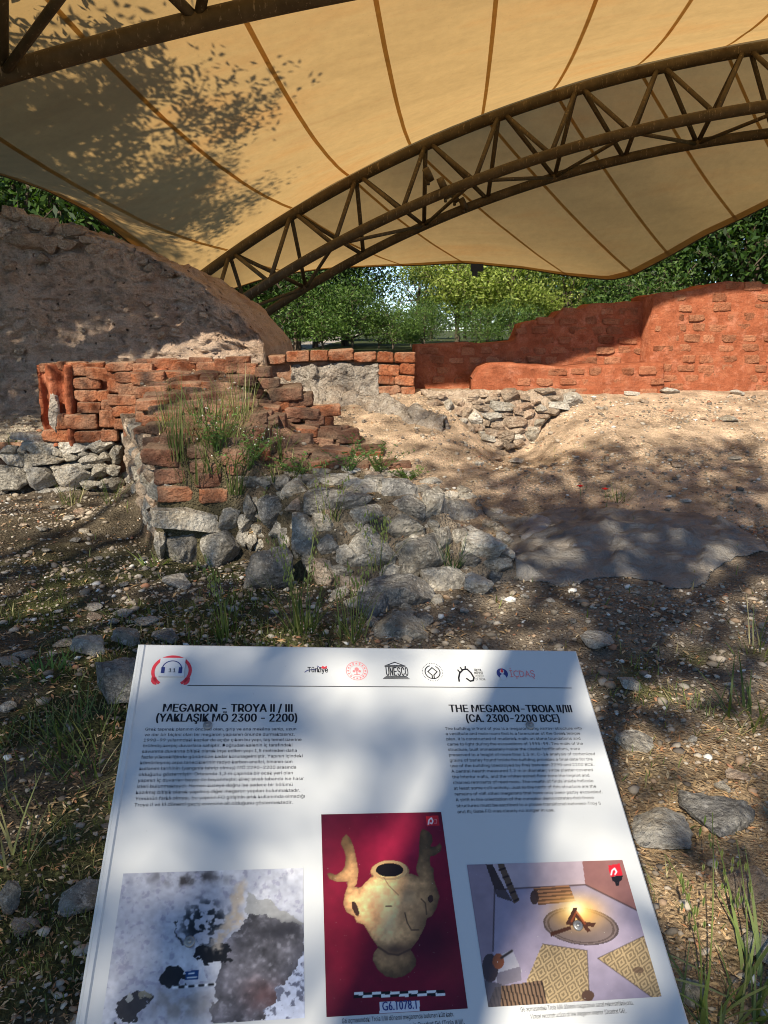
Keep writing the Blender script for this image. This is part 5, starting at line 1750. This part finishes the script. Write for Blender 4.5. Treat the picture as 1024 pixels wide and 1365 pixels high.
tuft('broad_grass', 1005, 1330, 18, .34, .09, .011, .6, 18, 'broad-bladed grass at the right edge, low in the picture', None, [(.2, .25, .08), (.16, .21, .06), (.27, .3, .13)], .9, 1, cat='grass')
tuft('broad_grass', 985, 1420, 40, .2, .16, .008, .7, 19, 'dense grass at the lower right corner', None, GREEN)
tuft('grass_tuft', 890, 1185, 18, .06, .05, .004, .9, 20, 'short dry tuft in the sunlit litter beside the panel', None, DRY + GREEN)
tuft('grass_tuft', 1010, 960, 40, .26, .14, .012, .7, 21, 'leafy green tuft at the right edge above the brown stone', None)
tuft('grass_tuft', 1015, 870, 24, .3, .1, .007, .5, 22, 'pale grass at the right edge, below the grey sheet', None, GREEN + DRY)
tuft('grass_tuft', 110, 985, 60, .24, .16, .006, .7, 23, 'bushy green grass beside the dark rock left of the panel', None)
tuft('grass_tuft', 60, 900, 40, .12, .12, .012, .8, 24, 'low dark green weed patch left of the panel', None, [(.06, .13, .03), (.08, .16, .04)])
tuft('grass_tuft', 130, 1030, 40, .2, .14, .006, .8, 25, 'drooping grass at the panel\'s left edge', None)
tuft('grass_tuft', 20, 1150, 14, .25, .05, .008, .5, 26, 'thin grass blades at the left edge, low in the picture', None, GREEN + DRY)
tuft('grass_tuft', 825, 668, 26, .18, .1, .006, .5, 27, 'small green tuft on the slope above the grey sheet', None)
tuft('grass_tuft', 205, 752, 16, .12, .07, .018, .9, 28, 'broad-leaved pale green weed in front of the foundation corner', None, [(.2, .26, .08), (.25, .3, .1)])

tuft('grass_tuft', 300, 625, 60, .34, .16, .008, .6, 31, 'thick grass hanging over the bricks just above the foundation corner', None)
tuft('grass_tuft', 275, 560, 50, .38, .14, .008, .45, 32, 'grass on the upper middle bricks of the ruin', None)
tuft('grass_tuft', 225, 575, 26, .3, .08, .007, .5, 33, 'sparse grass at the ruin\'s left shoulder', None, GREEN + DRY)
tuft('grass_tuft', 380, 636, 30, .2, .16, .007, .7, 34, 'low grass line behind the top foundation stones, left half', None, GREEN + DRY)
tuft('grass_tuft', 345, 530, 30, .34, .1, .007, .4, 35, 'dry grass at the ruin\'s right top corner beside the bank', None, DRY + GREEN)
tuft('grass_tuft', 440, 690, 30, .28, .08, .006, .6, 36, 'pale grass in the joints of the foundation, left of centre', None, GREEN + DRY, oats=3)
tuft('grass_tuft', 30, 1000, 70, .14, .2, .005, .8, 37, 'mossy low grass patch at the left edge level with the text', None, GREEN + DRY)
tuft('grass_tuft', 70, 1060, 60, .13, .18, .005, .8, 38, 'mossy grass patch left of the lower text lines', None, GREEN + DRY)
tuft('grass_tuft', 935, 960, 70, .10, .2, .005, .9, 39, 'flat mossy grass patch right of the panel in the shade', None, GREEN + DRY)
def weed(px, py, hgt, n, seed, label, flower=None, leafc=(.12, .2, .05), spread=.25, fs=.006):
    """branched weed: stems, small leaves and, where the photo has them, flowers"""
    r = np.random.default_rng(seed)
    P = hit(px, py)
    t = thing('flowering_weed' if flower else 'leafy_weed', tuple(P), label, 'weed')
    mb = MB()
    lv, lf, lc, fv, ff, fc = [], [], [], [], [], []
    for i in range(n):
        a = r.uniform(0, 2 * np.pi)
        d = np.array([math.cos(a), math.sin(a), 0])
        H = hgt * r.uniform(.5, 1.1)
        ln = r.uniform(.1, 1) * spread
        st = [d * (.02 + ln * q ** 1.3) + np.array([0, 0, H * q * (1.15 - .2 * q)]) + r.normal(0, .006, 3) for q in np.linspace(0, 1, 7)]
        mb.tube(st, [.003 * (1.1 - .8 * q) for q in np.linspace(0, 1, 7)], 5)
        for k in range(16):
            q = r.uniform(.1, 1)
            p = np.array([np.interp(q, np.linspace(0, 1, 7), [w_[j] for w_ in st]) for j in range(3)])
            e1 = r.normal(size=3); e1[2] = abs(e1[2]) * .4; e1 /= np.linalg.norm(e1)
            e2 = np.cross(e1, r.normal(size=3)); e2 /= np.linalg.norm(e2)
            L = r.uniform(.018, .04)
            o_ = len(lv)
            lv += [p, p + e1 * L * .5 + e2 * L * .22, p + e1 * L, p + e1 * L * .5 - e2 * L * .22]
            lf.append((o_, o_ + 1, o_ + 2, o_ + 3))
            lc += [np.array(leafc) * r.uniform(.6, 1.4)] * 4
        if flower:
            for k in range(2):
                p = st[-1 - k // 2] + r.normal(0, .02, 3)
                o_ = len(fv)
                s_ = fs * r.uniform(.7, 1.2)
                e1 = r.normal(size=3); e1 /= np.linalg.norm(e1)
                e2 = np.cross(e1, r.normal(size=3)); e2 /= np.linalg.norm(e2)
                fv += [p - e1 * s_, p - e2 * s_, p + e1 * s_, p + e2 * s_]
                ff.append((o_, o_ + 1, o_ + 2, o_ + 3))
                fc += [np.array(flower)] * 4
    me = mb.mesh('stems')
    ca = me.color_attributes.new('col', 'FLOAT_COLOR', 'POINT')
    ca.data.foreach_set('color', np.tile([*leafc, 1], len(me.vertices)).astype(np.float32))
    add('stems', me, MAT['grass'], t)
    add('leaves', np_mesh('leaves', np.array(lv), np.array(lf), np.array(lc)), MAT['grass'], t)
    if flower:
        add('flowers', np_mesh('flowers', np.array(fv), np.array(ff), np.array(fc)), MAT['petal'], t)
    return t
weed(330, 625, .28, 22, 1, 'weed with tiny white flowers trailing over the bricks', (.75, .75, .7))
weed(290, 600, .3, 14, 2, 'white-flowered weed among the grass in the middle of the ruin', (.75, .75, .7))
weed(505, 632, .34, 20, 3, 'leafy weed on top of the stone foundation at the edge of the soil slope', None, (.09, .15, .04), .4)
weed(465, 628, .3, 12, 4, 'thin leafy weed behind the foundation stones, left of the slope', None, (.1, .17, .05), .3)
weed(395, 632, .16, 12, 5, 'low trailing weed behind the top foundation stones', None, (.12, .2, .05), .35)
weed(545, 640, .14, 14, 6, 'small green weed at the right end of the foundation top', None, (.1, .16, .04), .25)
for q, lb in (((773, 664), 'red poppy on the slope above the grey sheet, left of the two'), ((806, 668), 'red poppy on the slope above the grey sheet, right of the two')):
    P = hit(*q)
    t = thing('poppy', tuple(P), lb, 'poppy', 'poppies')
    mb = MB()
    mb.tube([(0, 0, -.02), (.005, 0, .05), (.0, .01, .10)], .002, 5)
    add('stem', mb.mesh('stem'), m_plain('poppy_stem', (.12, .2, .06)), t)
    fv, ff = [], []
    for k in range(5):
        a = k * 2 * math.pi / 5
        d, s_ = np.array([math.cos(a), math.sin(a), 0]), np.array([-math.sin(a), math.cos(a), 0])
        c = np.array([0, .01, .10])
        o_ = len(fv)
        fv += [c, c + d * .018 + s_ * .02 + np.array([0, 0, .012]), c + d * .034 + np.array([0, 0, .02]), c + d * .018 - s_ * .02 + np.array([0, 0, .012])]
        ff.append((o_, o_ + 1, o_ + 2, o_ + 3))
    add('petals', np_mesh('petals', np.array(fv), np.array(ff), np.tile([.65, .02, .02], (len(fv), 1))), MAT['petal'], t)

# short grass and moss on the ground, uncountable
x, y = ground_scatter(34000, lambda x, y: (sstep(.0, .35, fbm2(x, y, 2.3, 4, 33) + .12) * sstep(.1, -.5, x) * sstep(5.4, 4.4, y) * .9 + sstep(.05, .3, fbm2(x, y, 2.3, 4, 33)) * sstep(.9, 1.3, x) * sstep(4.2, 3.6, y) * sstep(2.2, 2.8, y) * .8 + .02))
n = len(x)
bl = np.array([(-.5, 0, 0), (.5, 0, 0), (.35, .12, .55), (-.35, .12, .55), (.05, .45, 1.0), (-.05, .45, 1.0)])
H = rg.uniform(.02, .065, n) * np.clip(y / 3, .7, 1.3)
col = np.array([(.12, .16, .04), (.17, .19, .06), (.24, .22, .09), (.3, .25, .12)])[rg.choice(4, n, p=[.35, .35, .2, .1])] * rg.uniform(.7, 1.2, (n, 1))
tag(add('short_grass', scatter_mesh('short_grass', bl, [(0, 1, 2, 3), (3, 2, 4, 5)], rand_rots(n, rg, .3), np.column_stack([H * .09 + .001, H, H]), np.column_stack([x, y, h(x, y) - .004]), col), MAT['grass']), 'short patchy grass and moss on the near ground', 'grass', None, 'stuff')

# ------------------------------------------------------------------ trees
def tree_mesh(seed, H, rad, nleaf, leaf, low=.22, sig=.34, palette=((.05, .10, .018), (.075, .135, .025), (.11, .17, .035)), limbs=12, subs=6, aspect=1.0, trunk_r=.16, lean=0.0):
    r = np.random.default_rng(seed)
    mb = MB()
    th = H * .62
    tp = [np.array([lean * q * q * H, 0, -.3 + (th + .3) * q]) + (r.normal(0, .05 * H * .06, 3) if 0 < q < 1 else 0) for q in np.linspace(0, 1, 8)]
    mb.tube(tp, [trunk_r * (1.25 - .95 * q) for q in np.linspace(0, 1, 8)], 9)
    cen = []
    for i in range(limbs):
        q = r.uniform(low / .62 * .8, 1)
        b = np.array([np.interp(q, np.linspace(0, 1, 8), [w_[j] for w_ in tp]) for j in range(3)])
        a = i * 2.4 + r.normal(0, .4)
        zz = r.uniform(low, 1.0)
        prof_ = math.sqrt(max(.05, 1 - ((zz - (low + .45 * (1 - low))) / (.62 * (1 - low))) ** 2))
        rr = rad * prof_ * r.uniform(.65, 1.0)
        e = np.array([tp[-1][0] * .8 + math.cos(a) * rr, math.sin(a) * rr, H * zz])
        if e[2] < b[2] - .3:
            b = np.array([np.interp(max(.1, q * .5), np.linspace(0, 1, 8), [w_[j] for w_ in tp]) for j in range(3)])
        md = (b + e) / 2 + np.array([0, 0, .10 * rr]) + r.normal(0, .12, 3)
        L = [b, (b + md) / 2 + r.normal(0, .05, 3), md, (md + e) / 2 + r.normal(0, .06, 3), e]
        r0 = trunk_r * .42
        mb.tube(L, [r0, r0 * .8, r0 * .58, r0 * .38, r0 * .15], 6)
        cen.append((e, 1.0))
        for k in range(subs):
            t = r.uniform(.35, 1)
            p = np.array([np.interp(t, np.linspace(0, 1, 5), [w_[j] for w_ in L]) for j in range(3)])
            d = r.normal(size=3)
            d[2] = d[2] * .6 + .15
            d = d / np.linalg.norm(d) * rad * r.uniform(.22, .48)
            mb.tube([p, p + d * .5 + r.normal(0, .04, 3), p + d], [r0 * .3, r0 * .2, r0 * .07], 5)
            cen.append((p + d, .8))
            cen.append((p + d * .55, .6))
    C = np.array([c for c, _ in cen])
    W_ = np.array([k for _, k in cen])
    ci = r.choice(len(C), nleaf, p=W_ / W_.sum())
    tone = r.uniform(.72, 1.3, len(C))
    pos = C[ci] + r.normal(size=(nleaf, 3)) * np.array([1, 1, .62]) * sig * (.6 + .7 * r.random(len(C)))[ci][:, None]
    pos[:, :2] *= np.array([aspect, 1])
    pos[:, 2] = np.maximum(pos[:, 2], .12 * H)
    pal = np.array(palette)
    col = pal[r.integers(len(pal), size=nleaf)] * tone[ci][:, None] * r.uniform(.75, 1.25, (nleaf, 1))
    lv = np.array([(-1, 0, 0), (-.1, -.42, .12), (1, 0, -.08), (-.1, .42, .12)])
    s_ = leaf * r.uniform(.6, 1.25, nleaf)
    return mb.mesh('trunk', True), scatter_mesh('crown', lv, [(0, 1, 2, 3)], rand_rots(nleaf, r), s_, pos, col)

TREES = {
    'dark': tree_mesh(11, 8, 2.9, 12500, .105, .04, .50, ((.022, .05, .010), (.035, .075, .014), (.06, .11, .02)), 26, 6),  # leaf colours darkened to stand in for foliage in shade
    'light': tree_mesh(12, 7, 2.3, 9000, .10, .10, .42, ((.15, .20, .035), (.21, .26, .05), (.28, .32, .08)), 18, 6, trunk_r=.11),
    'mid': tree_mesh(13, 8, 2.7, 9500, .105, .05, .46, ((.045, .09, .016), (.075, .135, .025), (.12, .18, .035)), 22, 6, trunk_r=.14),
    'thin': tree_mesh(14, 6.5, 2.0, 4200, .085, .16, .34, ((.10, .17, .03), (.15, .22, .04), (.19, .25, .07)), 12, 6, trunk_r=.09, lean=.02),
    'oak': tree_mesh(15, 11.0, 3.5, 32000, .075, .48, .28, ((.05, .10, .018), (.075, .135, .025), (.11, .17, .035)), 22, 8, trunk_r=.2, lean=.27),
    'shade': tree_mesh(16, 12, 3.6, 2900, .12, .45, .32, ((.05, .10, .018), (.075, .135, .025)), 16, 7, trunk_r=.22),
    'sparse': tree_mesh(18, 10, 2.3, 2000, .13, .70, .36, ((.05, .10, .018), (.075, .135, .025)), 13, 6, trunk_r=.18),
    'open': tree_mesh(19, 12, 3.5, 2500, .12, .55, .28, ((.05, .10, .018), (.075, .135, .025)), 18, 7, trunk_r=.22),
    'shrub': tree_mesh(17, 3.4, 1.7, 4200, .075, .05, .36, ((.05, .10, .02), (.08, .14, .03), (.12, .19, .04)), 14, 5, trunk_r=.05),
}
def tree(kind, name, x, y, label, group, rz=None, s=1.0, z=None, cat='tree'):
    t = thing(name, (x, y, hz(x, y) if z is None else z), label, cat, group)
    t.rotation_euler = (0, 0, rnd.uniform(0, 6.28) if rz is None else rz)
    t.scale = (s, s, s)
    add('trunk', TREES[kind][0], MAT['bark'], t)
    add('crown', TREES[kind][1], MAT['leaf'], t)
    return t
WG = 'woodland trees behind the excavation'
def far(px, Y):
    return at(px, 440, Y)[0]
# trees seen under the canopy edge, behind the low back wall
for kind, px, Y, s, lb in [('dark', 395, 19.5, 1.0, 'dark dense tree behind the left end of the low back wall'),
                           ('dark', 460, 22, 1.0, 'dark green tree left of the blue sky gap'),
                           ('thin', 556, 27, 1.1, 'thin bright tree standing in the blue sky gap'),
                           ('light', 610, 25, 1.15, 'sunlit yellow-green tree right of the sky gap, behind the red wall'),
                           ('light', 682, 24.5, 1.1, 'sunlit pale green tree above the middle of the stepped red wall'),
                           ('mid', 650, 30, 1.0, 'green tree standing behind the two sunlit trees'),
                           ('light', 752, 25.5, 1.0, 'thin pale tree right of the sunlit trees'),
                           ('mid', 830, 22, .8, 'shady green tree below the low corner of the canopy'),
                           ('dark', 905, 20, .95, 'dark tree behind the step in the red wall'),
                           ('dark', 985, 19, 1.0, 'dark tree at the right edge above the sunlit wall'),
                           ('mid', 1075, 18.5, 1.0, 'dark green tree cut by the right edge of the picture'),
                           ('mid', 330, 21, .9, 'green tree behind the foot of the far truss'),
                           ('mid', 150, 17.5, 1.0, 'leafy tree seen over the earth bank under the canopy edge'),
                           ('dark', 35, 16.5, 1.0, 'dark leafy tree over the earth bank at the left edge')]:
    tree(kind, 'woodland_tree', far(px, Y * 1.4), Y * 1.4, lb, WG, s=s * (.8 if 300 < px < 860 else 1.25))
for i, (kind, px, Y, s) in enumerate([('mid', 420, 31, 1.1), ('dark', 360, 29, 1.1), ('mid', 720, 33, 1.1), ('dark', 800, 31, 1.0), ('mid', 880, 33, 1.1), ('dark', 960, 29, 1.1), ('mid', 250, 26, 1.1), ('dark', 100, 26, 1.2), ('mid', 1100, 27, 1.1), ('dark', -60, 22, 1.2)]):
    tree(kind, 'woodland_tree', far(px, Y * 1.4), Y * 1.4, 'far dark woodland tree filling the gaps between the nearer trees', 'far woodland trees', s=s * (.95 if 300 < px < 860 else 1.4))
for px, Y, k, lb in [(505, 27, .42, 'low shrub below the blue sky gap'), (548, 27.5, .45, 'low shrub right below the sky gap, behind the wall end'), (640, 27, .5, 'low shrub under the sunlit trees, behind the red wall'), (690, 27, .5, 'low shrub behind the first step of the red wall'),
                     (524, 25.6, .5, 'low shrub behind the right bricks of the low back wall'), (566, 25.6, .5, 'low shrub behind the joint of the low wall and the red wall'),
                     (470, 26, .75, 'dark undergrowth shrub behind the row of orange bricks'), (430, 25.5, .7, 'dark undergrowth shrub behind the left bricks of the low back wall'),
                     (860, 25.5, .9, 'undergrowth shrub behind the step between the two red walls')]:
    tree('shrub', 'shrub', far(px, Y), Y, lb, 'undergrowth shrubs behind the back walls', s=k, cat='shrub')
for px, Y, k, lb in [(488, 52, .75, 'far low bush on the horizon, left in the sky gap'), (520, 56, .7, 'far low bush on the horizon in the middle of the sky gap'), (560, 54, .75, 'far low bush on the horizon, right in the sky gap')]:
    tree('shrub', 'shrub', far(px, Y), Y, lb, 'far bushes in the sky gap', s=k, cat='shrub')
for px in (300, 340, 385, 425, 465, 575, 620, 665, 710, 755, 800, 850):
    Y = 46 + (px * 7) % 13
    tree('mid' if px % 2 else 'dark', 'woodland_tree', far(px, Y), Y, 'far dark woodland tree filling the gaps between the nearer trees', 'far woodland trees', s=.62)
# trees outside the frame whose shade falls into it
tree('oak', 'oak_tree', -9.4, 7.9, 'oak left of the canopy whose shadow shows on the fabric', None, rz=.35, s=1.0)
tree('open', 'shade_tree', -5.3, -8.4, 'tall tree behind the camera dappling the panel', 'shade trees behind the viewer', rz=.3)
tree('shade', 'shade_tree', -6.6, -4.4, 'tall tree behind the camera to the left dappling the near ground', 'shade trees behind the viewer', rz=2.1)
tree('sparse', 'shade_tree', -1.7, -3.2, 'tall tree close behind the camera shading the slope', 'shade trees behind the viewer', rz=4.0, s=1.05)
tree('oak', 'oak_tree', -10.2, 3.2, 'second oak, added out of view left of the canopy to shade the earth bank', None, rz=.4, s=.95)  # unseen extra oak, added to keep sun off the bank
